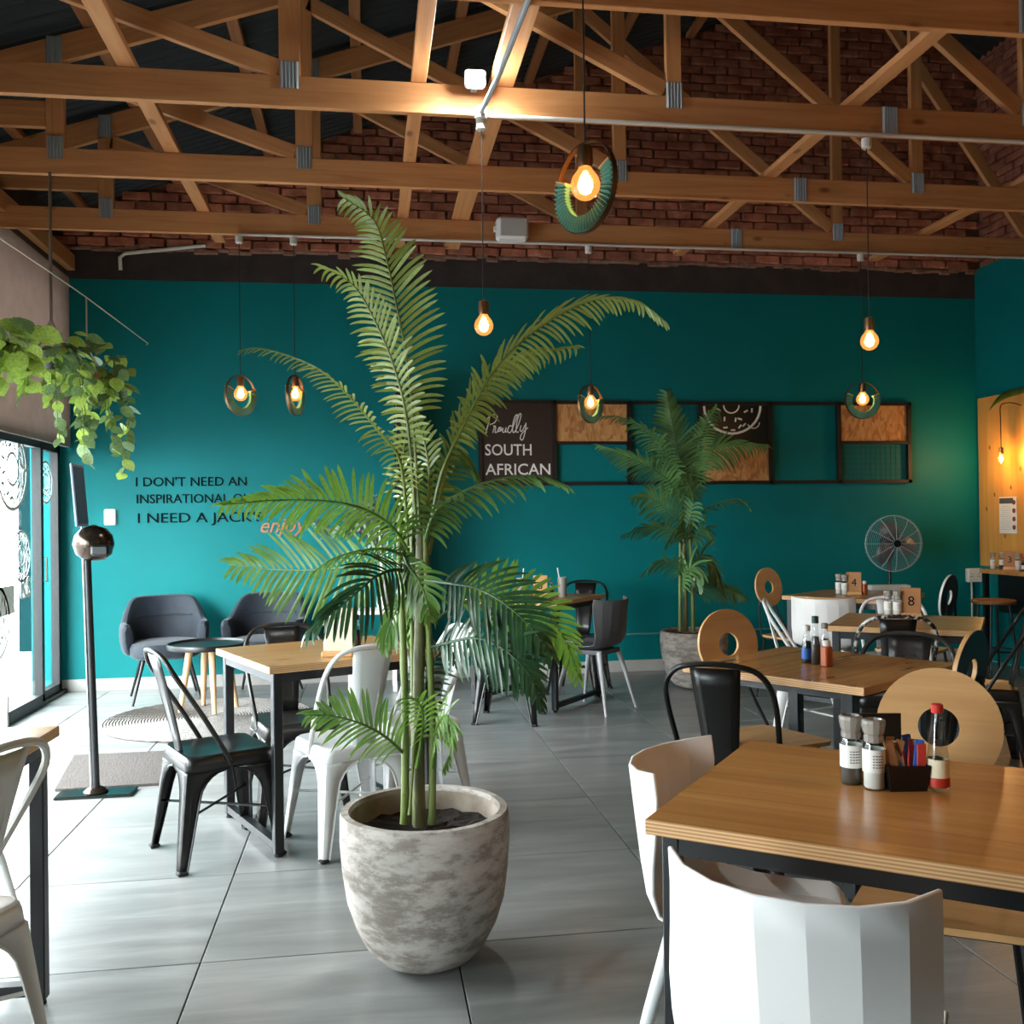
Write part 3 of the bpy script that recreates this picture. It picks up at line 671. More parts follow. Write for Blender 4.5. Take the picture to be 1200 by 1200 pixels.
# ------------------------------------------------------------------ chairs
def tolix(mt, label, loc, rz, chip=None):
    t = thing('metal_chair', label, 'chair', loc, rz)
    a = .175; ZS = .445
    def cor(z, sx, sy): k = 1-z/.44; return Vector((sx*(a+k*.045), sy*(a+k*(.05 if sy < 0 else .035)), z))
    zs = [0.0, .1, .2, .27, .31, .34, .36, .375, .385]
    def tw(z):
        if z <= .27: return .030+.03*(z/.27)
        q = (z-.27)/.115; return .06+(a-.062)*(1-sqrt(max(0, 1-q*q)))
    for sx in (-1, 1):
        for sy in (-1, 1):
            v = []; fs = []
            for z in zs:
                c = cor(z, sx, sy); w_ = tw(z); r = .016
                v += [c+Vector((-sx*w_, 0, 0)), c+Vector((-sx*r, 0, 0)), c+Vector((-sx*r*.3, -sy*r*.3, 0)), c+Vector((0, -sy*r, 0)), c+Vector((0, -sy*w_, 0))]
            for i in range(len(zs)-1):
                for j in range(4): fs.append((i*5+j, i*5+j+1, i*5+j+6, i*5+j+5))
            lg = solid(MB().add(v, fs).build('leg', mt, t, True), .003)
            # rolled edge along the leg and a raised flute down its corner
            e = MB()
            for q in (0, 4): e.tube([v[i*5+q] for i in range(len(zs))], .0045, 5)
            e.build('leg_rim', mt, lg, True)
            MB().rbox(tuple(cor(.008, sx, sy)+Vector((-sx*.014, -sy*.014, 0))), (.04, .04, .018), .006).build('rubber_foot', 'rubber', lg)
    v = []; fs = []; n = 0
    def rsq(h, r, z, k=5):
        o = []
        for q, (cx, cy_) in enumerate(((1, 1), (-1, 1), (-1, -1), (1, -1))):
            for i in range(k+1):
                an = pi/2*q+pi/2*i/k; o.append(Vector((cx*(h-r)+r*cos(an), cy_*(h-r)+r*sin(an), z)))
        return o
    rows = [rsq(a+.0055, .03, .384), rsq(a+.003, .035, .42), rsq(a+.001, .04, .435), rsq(a-.006, .045, .445), rsq(a-.02, .05, .445), rsq(a-.05, .05, .438), rsq(.03, .02, .436)]
    n = len(rows[0]); mb = MB(); mb.add([p for r in rows[:4] for p in r], [(i*n+j, i*n+(j+1) % n, (i+1)*n+(j+1) % n, (i+1)*n+j) for i in range(3) for j in range(n)])
    solid(mb.build('seat_skirt', mt, t, True), .003)
    mb = MB(); mb.add([p for r in rows[3:] for p in r], [(i*n+j, i*n+(j+1) % n, (i+1)*n+(j+1) % n, (i+1)*n+j) for i in range(3) for j in range(n)]+[tuple(3*n+j for j in range(n))])
    mb.build('seat', mt, t, True)
    hp = [(-.178, .0, .40), (-.18, -.03, .46), (-.19, -.10, .58), (-.195, -.175, .70), (-.186, -.225, .78), (-.15, -.25, .835), (-.09, -.262, .858), (0, -.265, .865)]
    hp = hp+[(-x, y, z) for x, y, z in reversed(hp[:-1])]
    MB().tube(smooth_path(hp, 3), .0105, 8).build('back_frame', chip or mt, t, True)
    v = []; NS = 7
    for i in range(NS):
        q = i/(NS-1); z = .445+q*.405; y = -.160-.10*q**1.15; wd = .055+.035*q
        for s in (-1, -.55, 0, .55, 1): v.append((s*wd, y-(.010*(1-s*s)), z))
    sl = solid(MB().add(v, [(i*5+j, i*5+j+1, i*5+j+6, i*5+j+5) for i in range(NS-1) for j in range(4)]).build('splat', mt, t, True), .003)
    e = MB(); e.tube(smooth_path([(-.035, -.181, .52), (-.045, -.235, .74), (-.02, -.246, .775), (.02, -.246, .775), (.045, -.235, .74), (.035, -.181, .52)], 3), .003, 5)
    e.build('embossed_rib', mt, sl, True)
    b = MB(); b.tube([(-.19, -.19, .20), (.19, .18, .20)], .006, 6); b.tube([(.19, -.19, .205), (-.19, .18, .205)], .006, 6); b.build('cross_brace', mt, t)
    return t
def shell_chair(mt, label, loc, rz, leg='white_metal'):
    t = thing('shell_chair', label, 'chair', loc, rz)
    prof = [(-.255, .80), (-.248, .74), (-.235, .66), (-.22, .58), (-.20, .52), (-.165, .475), (-.11, .455), (-.02, .45), (.08, .452), (.16, .458), (.20, .45), (.215, .435)]
    K = 8; v = []; nr = len(prof)
    for i, (y, z) in enumerate(prof):
        q = i/(nr-1)
        back = max(0, 1-i/6.5); hw = .212 if i < 4 else (.208 if i < 7 else .20-.01*(i-7)/4)
        for j in range(K):
            u = -1+2*j/(K-1)
            x = hw*sin(u*1.15)/sin(1.15) if back > .3 else hw*u
            fw = .12*(1-cos(u*1.15))/(1-cos(1.15))*min(1, back*1.25)
            lift = .012*abs(u)**3*min(1, back*1.3) if i < 2 else (.03*abs(u)**4 if i >= 6 else 0.02*abs(u)**3)
            edge = -.02*abs(u)**6 if i >= 10 else 0
            v.append((x, y+fw+edge, z+lift))
    fs = [(i*K+j, i*K+j+1, (i+1)*K+j+1, (i+1)*K+j) for i in range(nr-1) for j in range(K-1)]
    me = MB().add(v, fs).mesh('shell', mt)
    # smooth along the profile, creased along the facet joints
    me.shade_smooth()
    try:
        me.attributes.new('sharp_edge', 'BOOLEAN', 'EDGE')
        at = me.attributes['sharp_edge']
        for e in me.edges:
            a, b = e.vertices
            if a % K == b % K: at.data[e.index].value = True
    except Exception: pass
    s = link('shell', me, t); solid(s, .009, -1); bevel(s, .003, 2)
    MB().box((0, -.01, .425), (.26, .28, .03)).build('underframe', mt, t)
    for sx in (-1, 1):
        for sy in (-1, 1):
            MB().tube([(sx*.13, sy*.12-.01, .43), (sx*.17, sy*.165-.01, .25), (sx*.215, sy*.22-.01, .0)], [.019, .016, .010], 10).build('leg', leg, t, True)
    return t
def donut_chair(mt, label, loc, rz, back=None, seatm='birch'):
    t = thing('ring_back_chair', label, 'chair', loc, rz)
    m = Matrix.Translation((0, -.235, .825)) @ Matrix.Rotation(radians(8), 4, 'X')
    d = MB().ring(.152, .050, .014, 48, m=m).build('ring_backrest', mt, t, True)
    if back: MB().ring(.1515, .0505, .002, 48, m=m @ Matrix.Translation((0, -.0085, 0))).build('painted_back', back, d)
    MB().prism([(s_x*(.19-.03*(abs(c)>.8)), y) for s_x, y, c in ((-1, -.17, 1), (-.9, -.19, 1), (.9, -.19, 1), (1, -.17, 1), (1.12, .16, 0), (.95, .19, 0), (-.95, .19, 0), (-1.12, .16, 0))], .016, Matrix.Translation((0, 0, .455))).build('seat', seatm, t)
    for sx in (-1, 1):
        MB().tube(smooth_path([(sx*.16, -.16, .45), (sx*.15, -.19, .50), (sx*.10, -.245, .66), (sx*.075, -.25, .80)], 4), .008, 8).build('back_rod', 'black_metal', t, True)
        for sy in (-1, 1): MB().tube([(sx*.15, sy*.15, .455), (sx*.20, sy*.20, .0)], .0095, 8).build('leg', 'black_metal', t, True)
    f = MB(); f.tube([(-.15, -.15, .445), (.15, -.15, .445), (.15, .15, .445), (-.15, .15, .445)], .008, 6, True); f.build('seat_frame', 'black_metal', t)
    return t
def face(dx, dy): return atan2(-dx, dy)      # rotation that turns +Y towards (dx, dy)

c1 = tolix('black_tolix', 'dark metal chair at the left edge of the left table, near side', (-.64, 4.23, 0), face(.9, .44))
tolix('white_metal', 'white metal chair tucked under the left table, behind the big palm pot', (-.10, 4.27, 0), face(-.44, .9))
tolix('gunmetal', 'dark metal chair on the far side of the left table', (-.36, 4.76, 0), face(.3, -.95))
tolix('white_metal', 'white metal chair right of the left table, half hidden by palm leaves', (.20, 4.64, 0), face(-.95, -.3))
tolix('chip_white', 'pale worn metal chair tucked in at the front left table', (-1.09, 2.50, 0), face(-.93, .37))
tolix('black_tolix', 'black metal chair at the near left side of the middle right table', (1.335, 3.46, 0), face(.55, .83))
tolix('black_tolix', 'black metal chair with chipped white rim before the table numbered 8', (2.73, 4.79, 0), face(.35, .94), 'chip_black')
tolix('gunmetal', 'dark grey metal chair on the far right side of the middle right table', (2.12, 3.69, 0), face(-.70, -.71))
tolix('gunmetal', 'glossy dark metal chair at the far right edge of the picture, leaning side on', (3.30, 4.88, 0), face(-.9, .45))
tolix('white_metal', 'white metal chair between the tables numbered 8 and 4', (3.13, 5.38, 0), face(-.35, -.94))
tolix('white_metal', 'white metal chair seen side on, left of the table numbered 8', (2.63, 5.52, 0), face(.93, -.45))
tolix('black_tolix', 'black metal chair on the far side of the table numbered 5', (1.64, 7.55, 0), face(-.45, -.85))
tolix('black_tolix', 'dark metal chair at the near left side of the table numbered 5, behind the palm', (.95, 6.62, 0), face(.3, .9))
shell_chair('white_plastic', 'white moulded chair at the front, back to the camera', (.765, 1.60, 0), face(.608, .794))
shell_chair('white_plastic', 'white moulded chair at the left end of the front table', (.86, 2.17, 0), face(.80, -.60))
shell_chair('white_plastic', 'white moulded chair before the table numbered 4', (3.22, 6.50, 0), face(.55, .83))
shell_chair('white_plastic', 'pale moulded chair behind the front left table', (-1.42, 3.32, 0), face(-.1, -1))
shell_chair('grey_plastic', 'grey moulded chair with pale legs at the table numbered 5', (1.60, 6.86, 0), face(-.72, .70), 'grey_light')
donut_chair('birch', 'large pale wooden ring-back chair on the far side of the front table', (1.345, 2.13, 0), face(-.5, -.86))
donut_chair('birch', 'orange-brown ring-back chair at the far left side of the middle right table', (1.60, 3.80, 0), face(.25, -.97))
donut_chair('birch', 'ring-back chair painted black behind, between the front and middle right tables', (1.93, 3.30, 0), face(-.6, .8), 'black_plastic')
donut_chair('birch', 'ring-back chair with small seat at the left of the table numbered 4', (3.19, 6.97, 0), face(.45, -.89))
donut_chair('white_paint', 'black-backed ring chair with pale rim at the right of the table numbered 4', (3.66, 6.12, 0), face(-.62, .79), 'black_plastic')

# ------------------------------------------------------------------ tables
def table(label, c, rz, wx=.75, wy=.75, h=.79, top='tabletop_knotty', inset=.025, bars=('l',), tube_=.04, th=.03):
    t = thing('table', label, 'table', c, rz)
    o = bevel(MB().box((0, 0, h-th/2), (wx, wy, th)).build('table_top', top, t), .002, 1)
    o.data.materials.append(M['ply_edge'])
    for p in o.data.polygons:
        if abs(p.normal.z) < .5: p.material_index = 1
    x, y = wx/2-inset-tube_/2, wy/2-inset-tube_/2; zt = h-th
    for sx in (-1, 1):
        for sy in (-1, 1):
            l = bevel(MB().box((sx*x, sy*y, (zt+.015)/2), (tube_, tube_, zt-.015)).build('leg', 'black_metal', t), .003, 1)
            MB().lathe([(.017, 0), (.017, .008), (.007, .010), (.007, .018)], 12).build('levelling_foot', 'rubber', l, loc=(sx*x, sy*y, 0))
    a = MB()
    for s in (-1, 1): a.box((0, s*y, zt-.02), (2*x-tube_, tube_*.9, .04)); a.box((s*x, 0, zt-.02), (tube_*.9, 2*y-tube_, .04))
    a.build('apron', 'black_metal', t)
    for b in bars:
        if b in 'lr': s = -1 if b == 'l' else 1; MB().box((s*x, 0, .045), (tube_*.9, 2*y-tube_, tube_*.8)).build('floor_bar', 'black_metal', t)
        else: s = -1 if b == 'n' else 1; MB().box((0, s*y, .045), (2*x-tube_, tube_*.9, tube_*.8)).build('floor_bar', 'black_metal', t)
    return t
def place(Nc, ang, wx, wy):          # centre from the near corner; ang = direction of the local x axis
    ux = Vector((cos(ang), sin(ang))); uy = Vector((-sin(ang), cos(ang))); c = Vector(Nc)+ux*wx/2+uy*wy/2; return (c.x, c.y, 0)
table('square wooden table left of the big palm, with a dark chair at its left', place((-.405, 4.045), radians(25), .80, .74), radians(25), .80, .74, bars=('l', 'r'))
a_ = atan2(-.608, .794)
table('large wooden table at the front right, holding the grinders and sachet box', place((.528, 1.84), a_, 1.5, .745), a_, 1.5, .745, top='tabletop', bars=('l', 'r'), tube_=.035)
table('square wooden table in the middle right with dark marks and sauce bottles', place((1.665, 3.09), radians(34), .76, .77), radians(34), .76, .77, bars=('l', 'r'), inset=.09, tube_=.05, top='tabletop_marked')
table('square wooden table carrying the number 8', place((2.417, 4.878), radians(-36), .745, .75), radians(-36), .745, .75, bars=('l', 'r'))
table('square wooden table carrying the number 4, close to the fan', (3.56, 6.74, 0), radians(38), .76, .76, bars=('l', 'r'))
table('square wooden table carrying the number 5, behind the big palm', (1.26, 7.27, 0), radians(-40), .78, .78, bars=('l', 'r'), top='tabletop')
table('wooden table cut off by the left edge of the picture', (-1.31, 2.32, 0), radians(-2), .76, 1.42, bars=('n', 'f'))

# ------------------------------------------------------------------ table-top things
def card_number(n, loc, rz, label, m='kraft', s=1.0):
    t = thing('table_number', label, 'table number', loc, rz)
    MB().rbox((0, 0, .012), (.11*s, .07*s, .024), .004).build('base', 'birch', t)
    MB().rbox((0, 0, .09*s), (.105*s, .022, .155*s), .003).build('block', m, t)
    if n: text(n, .078*s, 'text_dark', facing_cam((0, -.012, .066*s)), t, 'number', .001, align='CENTER')
    return t
def grinder(loc, label, fill, rz=0, s=1.0, lid='frost'):
    t = thing('grinder', label, 'grinder', loc, rz)
    g = MB().lathe([(.021, 0), (.0235, .006), (.0235, .085), (.019, .10)], 24).build('jar', 'clear_glass', t, True)
    MB().lathe([(.019, .003), (.0215, .006), (.0215, .048)], 20).build('contents', fill, g, True)
    MB().lathe([(.0238, .038), (.0240, .04), (.0240, .085), (.0238, .087)], 24, cap0=False, cap1=False).build('label', 'paper', t, True)
    l = MB(); [l.box((.0242*sin(a*.25-.5), -.0242*cos(a*.25-.5), .05+.006*b), (.004, .001, .0016), a*.25-.5) for a in range(4) for b in range(5)]; l.build('label_print', 'text_dark', t)
    MB().lathe([(.018, .10), (.021, .103), (.021, .112), (.019, .116), (.0225, .122), (.0255, .142), (.0245, .148), (.019, .150), (.016, .140)], 12).build('cap', lid, t)
    return t
def bottle(loc, label, body, cap, lab=None, h=.17, r=.024, name='sauce_bottle', glass='clear_glass'):
    t = thing(name, label, 'bottle', loc)
    k = h/.17
    g = MB().lathe([(r*.8, 0), (r, .006*k), (r, .075*k), (r*.75, .105*k), (.011, .135*k), (.011, .150*k)], 20).build('glass', glass, t, True)
    MB().lathe([(r*.75, .004*k), (r*.92, .008*k), (r*.92, .070*k), (r*.66, .10*k)], 16).build('sauce', body, g, True)
    MB().lathe([(.013, .147*k), (.0135, .152*k), (.0135, .170*k), (.011, .172*k)], 14).build('cap', cap, t, True)
    if lab: MB().lathe([(r*1.01, .020*k), (r*1.015, .021*k), (r*1.015, .068*k), (r*1.01, .069*k)], 20, cap0=False, cap1=False).build('label', lab, t, True)
    return t
H = .79
grinder((1.045, 2.0, H), 'pepper grinder with frosted cap, standing behind the salt grinder', 'peppercorn')
grinder((1.072, 1.952, H), 'salt grinder with frosted cap beside the black sachet box', 'salt')
cd = thing('sachet_box', 'black tapered box holding sachets on the front table', 'box', (1.134, 1.94, H), a_+radians(30))
b = MB(); hw, hd = .045, .03
v = [(-hw*.85, -hd*.8, 0), (hw*.85, -hd*.8, 0), (hw*.85, hd*.8, 0), (-hw*.85, hd*.8, 0), (-hw, -hd, .055), (hw, -hd, .055), (hw, hd, .055), (-hw, hd, .055)]
solid(b.add(v, [(0, 3, 2, 1), (0, 1, 5, 4), (1, 2, 6, 5), (2, 3, 7, 6), (3, 0, 4, 7)]).build('tray', 'black_plastic', cd), .003)
sm = {n: MB().rbox((0, 0, .047), (.019, .0035, .094), .0015).mesh('sachet', n) for n in ('sach_tan', 'sach_red', 'sach_blue', 'sach_white', 'sach_brown')}
cr = cd.rotation_euler[2]
seq = [('sach_tan', 'tan'), ('sach_tan', 'tan'), ('sach_brown', 'brown'), ('sach_brown', 'brown'), ('sach_white', 'white'), ('sach_white', 'white'), ('sach_red', 'red'), ('sach_red', 'red'), ('sach_white', 'white'), ('sach_blue', 'blue'), ('sach_blue', 'blue'), ('sach_red', 'red')]
for i, (n, cn) in enumerate(seq):
    lx = -.034+.0062*i; ly = -.010 if i % 2 else .010
    p = Vector((lx, ly, .008+.012*R_.random())); p.rotate(Matrix.Rotation(cr, 3, 'Z')); p += cd.location
    where = ['at the far left of', 'just right of the leftmost one in', 'brown pair, left one in', 'brown pair, right one in', 'beside the brown pair in', 'left of the reds in', 'left of the middle pair of reds in', 'right of the middle pair of reds in', 'between red and blue in', 'blue pair, left one in', 'blue pair, right one in', 'at the far right end of'][i]
    s_ = link('sachet', sm[n], None, p, cr); s_.rotation_euler = (R_.uniform(-.2, .2), R_.uniform(-.22, .22), cr+R_.uniform(-.4, .4))
    tag(s_, '%s paper sachet %s the black box' % (cn, where), 'sachet', 'sachets in the black box on the front table')
sb = thing('sauce_bottle', 'tall clear bottle with red cap and red label beside the black sachet box', 'bottle', (1.198, 1.915, H))
MB().lathe([(.020, 0), (.0225, .006), (.0225, .05), (.0205, .08), (.0165, .115), (.012, .150), (.011, .17)], 20).build('glass', 'clear_glass', sb, True)
MB().lathe([(.0228, .012), (.0231, .014), (.0231, .05), (.0218, .068)], 20, cap0=False, cap1=False).build('label', 'label_cream', sb, True)
MB().lathe([(.0232, .010), (.0234, .012), (.0234, .026), (.0232, .03)], 20, cap0=False, cap1=False, wob=None).build('label_band', 'sauce_red', sb, True)
MB().lathe([(.0115, .165), (.0125, .167), (.0125, .182), (.010, .184)], 14).build('cap', 'cap_red', sb, True)
cs = thing('card_holder', 'small black card sign with a pale emblem on the front table', 'sign', (1.165, 2.12, H), a_*.3)
MB().box((0, 0, .065), (.125, .004, .12)).build('card', 'card_black', cs)
MB().rbox((0, 0, .005), (.13, .04, .01), .002).build('foot', 'acrylic', cs)
MB().rbox((0, -.003, .095), (.018, .002, .018), .0008).build('emblem', 'paper', cs)
text("STUDY", .013, 'grey_light', facing_cam((0, -.0028, .072)), cs, 'lettering', .0004, align='CENTER'); text("Cake & Fries", .017, 'grey_light', facing_cam((0, -.0028, .055)), cs, 'lettering', .0004, align='CENTER')
text("R49", .016, 'paper', facing_cam((0, -.0028, .038)), cs, 'lettering', .0004, align='CENTER')
# middle right table
def on(x, y, dx=0, dy=0): p = atZ(x, y, H); return (p.x+dx, p.y+dy, H)
bottle(on(946, 777), 'dark sauce bottle with blue label and white cap', 'sauce_dark', 'paper', 'label_blue', .15, .022)
bottle(on(956, 779), 'tall slim sauce bottle with green cap, between the dark bottle and the spice jar', 'peppercorn', 'green_plastic', None, .19, .018)
bottle(on(967, 774), 'brown peppery bottle behind the orange spice jar', 'sauce_dark', 'frost', None, .15, .022)
def spice(loc, label):
    j = thing('spice_jar', label, 'jar', loc, .3)
    MB().rbox((0, 0, .04), (.036, .036, .08), .005).build('jar', 'orange_spice', j); MB().lathe([(.014, .08), (.015, .10), (.012, .102)], 14).build('lid', 'paper', j, True)
spice(on(969, 781), 'small square orange spice jar on the middle right table')
# tables 8 and 4
grinder(on(1041, 722), 'left grinder of the pair on the nearer small right table', 'salt'); grinder(on(1052, 723), 'right grinder of the pair, touching the number block on the nearer small right table', 'salt')
card_number('8', on(1068, 723), radians(-28), 'brown block table number on the nearer of the two small right tables')
grinder(on(983, 696), 'left grinder of the pair on the table in front of the fan', 'salt'); grinder(on(990, 697), 'right grinder of the pair on the table in front of the fan', 'salt')
card_number('4', on(1001, 697), radians(-28), 'brown block table number on the table in front of the fan')
spice(on(1013, 697), 'tiny orange spice jar right of the number 4')
tag(MB().rbox((0, 0, .022), (.30, .10, .044), .006).build('tray', 'white_paint', None, loc=on(1042, 692), rz=radians(-10)), 'low white tray on the table numbered 4', 'tray')
# table 5
card_number('5', (1.27, 7.14, H), radians(-8), 'pale pink block table number on the table behind the big palm', 'sach_tan')
def tumbler(loc, label, lean):
    t = thing('drinking_glass', label, 'glass', loc)
    g = MB().lathe([(.028, 0), (.030, .004), (.036, .15), (.034, .15), (.028, .012)], 20, cap1=False).build('glass', 'frost', t, True)
    MB().tube([(0, 0, .02), (lean, 0, .22)], .004, 8).build('straw', 'paper', t)
tumbler((1.44, 7.16, H), 'milky drinking glass with a straw, right of the number 5', -.035); tumbler((1.13, 7.18, H), 'milky drinking glass left of the number 5', .02)
bottle((1.37, 7.22, H), 'small brown bottle between the number 5 and the glass', 'sauce_dark', 'paper', None, .11, .02)
# left table
card_number('', (-.135, 4.32, H), radians(-10), 'blank cream block sign on the left table', 'label_cream', 1.25)
bottle((-.06, 4.50, H), 'dark slim bottle beside the cream block on the left table', 'sauce_dark', 'black_plastic', None, .16, .022)
# booth shelf
SZ = .8725
grinder((5.60, 8.04, SZ), 'leftmost pale grinder on the booth shelf', 'salt'); grinder((5.66, 8.0, SZ), 'dark-filled grinder on the booth shelf, left of the number 3', 'peppercorn')
card_number('3', (5.655, 7.88, SZ), radians(-40), 'brown block table number on the booth shelf under the menu')
grinder((5.66, 7.78, SZ), 'pale grinder on the booth shelf, right of the number 3', 'salt')
bottle((5.66, 7.70, SZ), 'small dark sauce bottle at the picture edge on the booth shelf', 'sauce_dark', 'sauce_red', 'paper', .12, .025)

# ------------------------------------------------------------------ lounge corner
def armchair(label, loc, rz):
    t = thing('armchair', label, 'armchair', loc, rz)
    n = 29; A = radians(118)
    def topz(th):
        q = abs(th)/A
        return .80 if q < .30 else (.80-.19*(.5-.5*cos(min(1, (q-.30)/.40)*pi)))
    def rad(th, k): return Vector(((.265+k)*sin(th)*1.04, -(.255+k)*cos(th)-.01, 0))
    v = []; prof = [(.035, .40), (.045, .50), (.05, .60), (.045, .92), (.02, 1.0), (-.02, 1.0), (-.035, .90), (-.03, .60), (-.02, .42)]
    for i in range(n):
        th = -A+2*A*i/(n-1); zt = topz(th); back = 1-min(1, abs(th)/A/.7)
        for k, h in prof:
            z = .36+(zt-.36)*((h-.40)/.6); flare = .05*(z-.4)/.4
            p = rad(th, k+flare+.03*back*(z-.4)/.4); v.append((p.x, p.y, z))
    m = len(prof); fs = [(i*m+j, (i+1)*m+j, (i+1)*m+(j+1) % m, i*m+(j+1) % m) for i in range(n-1) for j in range(m)]+[tuple(range(m)), tuple((n-1)*m+j for j in range(m-1, -1, -1))]
    s = MB().add(v, fs).build('tub_back', 'velvet', t, True); md = s.modifiers.new('sub', 'SUBSURF'); md.levels = 1; md.render_levels = 1
    st_ = MB(); st_.tube([tuple(rad(-.9+1.8*i/14, -.034+.055*.6)+Vector((0, 0, .64))) for i in range(15)], .004, 6); st_.build('seam', 'velvet', s)
    c = MB(); rows = []
    for z, k in ((.34, .9), (.36, 1.0), (.42, 1.02), (.455, .95), (.465, .7), (.467, .1)):
        rows.append([((.255*k)*cos(a)*(1.0+.12*abs(sin(2*a))), .27*k*sin(a)*(1+.12*abs(sin(2*a)))+.03, z) for a in [2*pi*i/24 for i in range(24)]])
    c.add([p for r in rows for p in r], [(i*24+j, i*24+(j+1) % 24, (i+1)*24+(j+1) % 24, (i+1)*24+j) for i in range(5) for j in range(24)]+[tuple(range(23, -1, -1)), tuple(5*24+j for j in range(24))])
    c.build('seat_cushion', 'velvet', t, True)
    for sx in (-1, 1):
        for sy in (-1, 1): MB().tube([(sx*.16, sy*.15+.02, .36), (sx*.25, sy*.24+.02, 0)], [.015, .009], 8).build('leg', 'black_metal', t, True)
    MB().box((0, .02, .35), (.36, .34, .02)).build('base_frame', 'black_metal', t)
    return t
armchair('blue velvet armchair on the left, fully in view by the teal wall', (-1.60, 7.98, 0), face(.25, -.97))
armchair('blue velvet armchair on the right, half behind the small round table and palm leaves', (-.84, 8.0, 0), face(-.18, -.98))
lt = thing('side_table', 'small round black-topped side table with pale wooden legs on the rug', 'table', (-1.16, 7.28, 0))
MB().lathe([(.26, .475), (.285, .478), (.29, .50), (.285, .515), (.275, .515), (.27, .50)], 40).build('table_top', 'black_plastic', lt, True)
for q in range(4):
    a = radians(20+q*90); MB().tube([(.13*cos(a), .13*sin(a), .475), (.20*cos(a), .20*sin(a), .028)], [.026, .016], 10).build('leg', 'leg_wood', lt, True)
rg_ = MB(); n = 34
for i in range(n):
    rr = .03+.67*i/(n-1); rg_.tube([(rr*cos(a), rr*sin(a), .012+.003*(k % 2)) for k, a in enumerate([2*pi*q/90 for q in range(90)])], .0115, 5, True)
tag(rg_.build('round_rug', 'rug', None, True, loc=(-1.12, 7.05, 0)), 'round braided grey rug under the small side table', 'rug')
wt_ = thing('white_side_table', 'small white side table behind the left table, half hidden by palm leaves', 'table', (.02, 8.05, 0))
MB().rbox((0, 0, .64), (.42, .36, .03), .006).build('table_top', 'white_paint', wt_)
for sx in (-1, 1):
    for sy in (-1, 1): MB().box((sx*.18, sy*.15, .312), (.03, .03, .624)).build('leg', 'white_paint', wt_)
vs_ = thing('eucalyptus_vase', 'tall white vase with grey-green eucalyptus on the white side table', 'vase', (.11, 8.03, .655))
MB().lathe([(.04, 0), (.05, .04), (.045, .16), (.022, .28), (.02, .44), (.024, .45)], 20).build('vase', 'white_paint', vs_, True)
eu = MB(); tw_ = MB()
for b_i in range(26):
    a = R_.uniform(0, 2*pi); sp = R_.uniform(.08, .32); hh = R_.uniform(.35, .62)
    p0 = Vector((0, 0, .43)); p1 = Vector((sp*.8*cos(a)-.17, sp*.6*sin(a)-.06, .43+hh*R_.uniform(.3, 1)))
    mid_ = (p0+p1)/2+Vector((0, 0, .1)); path = smooth_path([p0, mid_, p1], 6); tw_.tube(path, .002, 4)
    for q in path[2:]:
        for s in (0, 1, 2):
            d = Vector((R_.gauss(0, 1), R_.gauss(0, 1), R_.gauss(0, .7))).normalized(); e = d.orthogonal().normalized(); r = R_.uniform(.014, .024); c = q+d*r*1.3
            f3 = d.cross(e); eu.add([c+(e*cos(x)+d*sin(x))*r for x in [i*pi/3 for i in range(6)]], [(0, 1, 2, 3, 4, 5)])
tag(eu.build('leaves', 'eucalyptus', vs_), kind='stuff'); tw_.build('twigs', 'stem_brown', vs_)
eu = MB()
for p in [(-.52, 8.25, 1.66), (-.42, 8.2, 1.34), (-.34, 8.2, 1.30)]:
    for s in range(26):
        d = Vector((R_.gauss(0, 1), R_.gauss(0, .6), R_.gauss(0, .8))).normalized(); e = d.orthogonal().normalized(); r = R_.uniform(.014, .024); c = Vector(p)+d*R_.uniform(.01, .09)
        eu.add([c+(e*cos(x)+d*sin(x))*r for x in [i*pi/3 for i in range(6)]], [(0, 1, 2, 3, 4, 5)])
ga = tag(eu.build('eucalyptus_garland', 'eucalyptus'), 'eucalyptus sprigs hanging in front of the teal wall above the armchairs', 'garland', kind='stuff')
MB().tube(smooth_path([(-.56, 8.4, 1.62), (-.50, 8.25, 1.66), (-.42, 8.2, 1.36), (-.36, 8.2, 1.28)], 5), .003, 5).build('twig', 'stem_brown', ga)
# sanitiser stand, doormat
dmat = MB(); dmat.prism([(-1.745, 6.08), (-1.215, 6.08), (-1.10, 5.33), (-1.62, 5.31)], .012, Matrix.Translation((0, 0, .002)))
tag(dmat.build('doormat', 'doormat'), 'grey-brown doormat on the tiles behind the sanitiser stand', 'mat')
ss = thing('sanitiser_stand', 'black pole stand with a round dispenser and slim sign holder by the door', 'stand', (-1.39, 5.21, 0))
MB().rbox((0, 0, .008), (.38, .15, .014), .005, 0).build('base_plate', 'plate_green', ss); MB().lathe([(.055, .015), (.06, .02), (.045, .035), (.022, .045)], 24).build('collar', 'chrome_dark', ss, True)
MB().tube([(0, 0, .03), (-.035, 0, 1.28)], .0185, 14).build('pole', 'black_metal', ss, True)
MB().tube([(-.021, -.012, .03), (-.056, -.012, 1.40)], .0045, 8).build('sign_post_and_highlight', 'chrome', ss, True)  # sign post at the top; its lower run stands in for the pole's highlight
dsp = MB().lathe([(.005, -.085), (.05, -.08), (.085, -.05), (.1, 0), (.09, .045), (.06, .08), (.005, .1)], 28).build('dispenser', 'chrome_dark', ss, True, loc=(0, -.0, 1.28))
MB().rbox((.055, -.07, -.03), (.09, .08, .06), .012).build('nozzle', 'black_plastic', dsp)
sg = MB().rbox((0, 0, 0), (.012, .21, .32), .003).build('sign_frame', 'sign_blue', ss, loc=(-.068, 0, 1.53)); sg.rotation_euler = (0, radians(-4.5), radians(1))
MB().box((.008, 0, 0), (.003, .18, .29)).build('sign_sheet', 'sign_dark', sg)

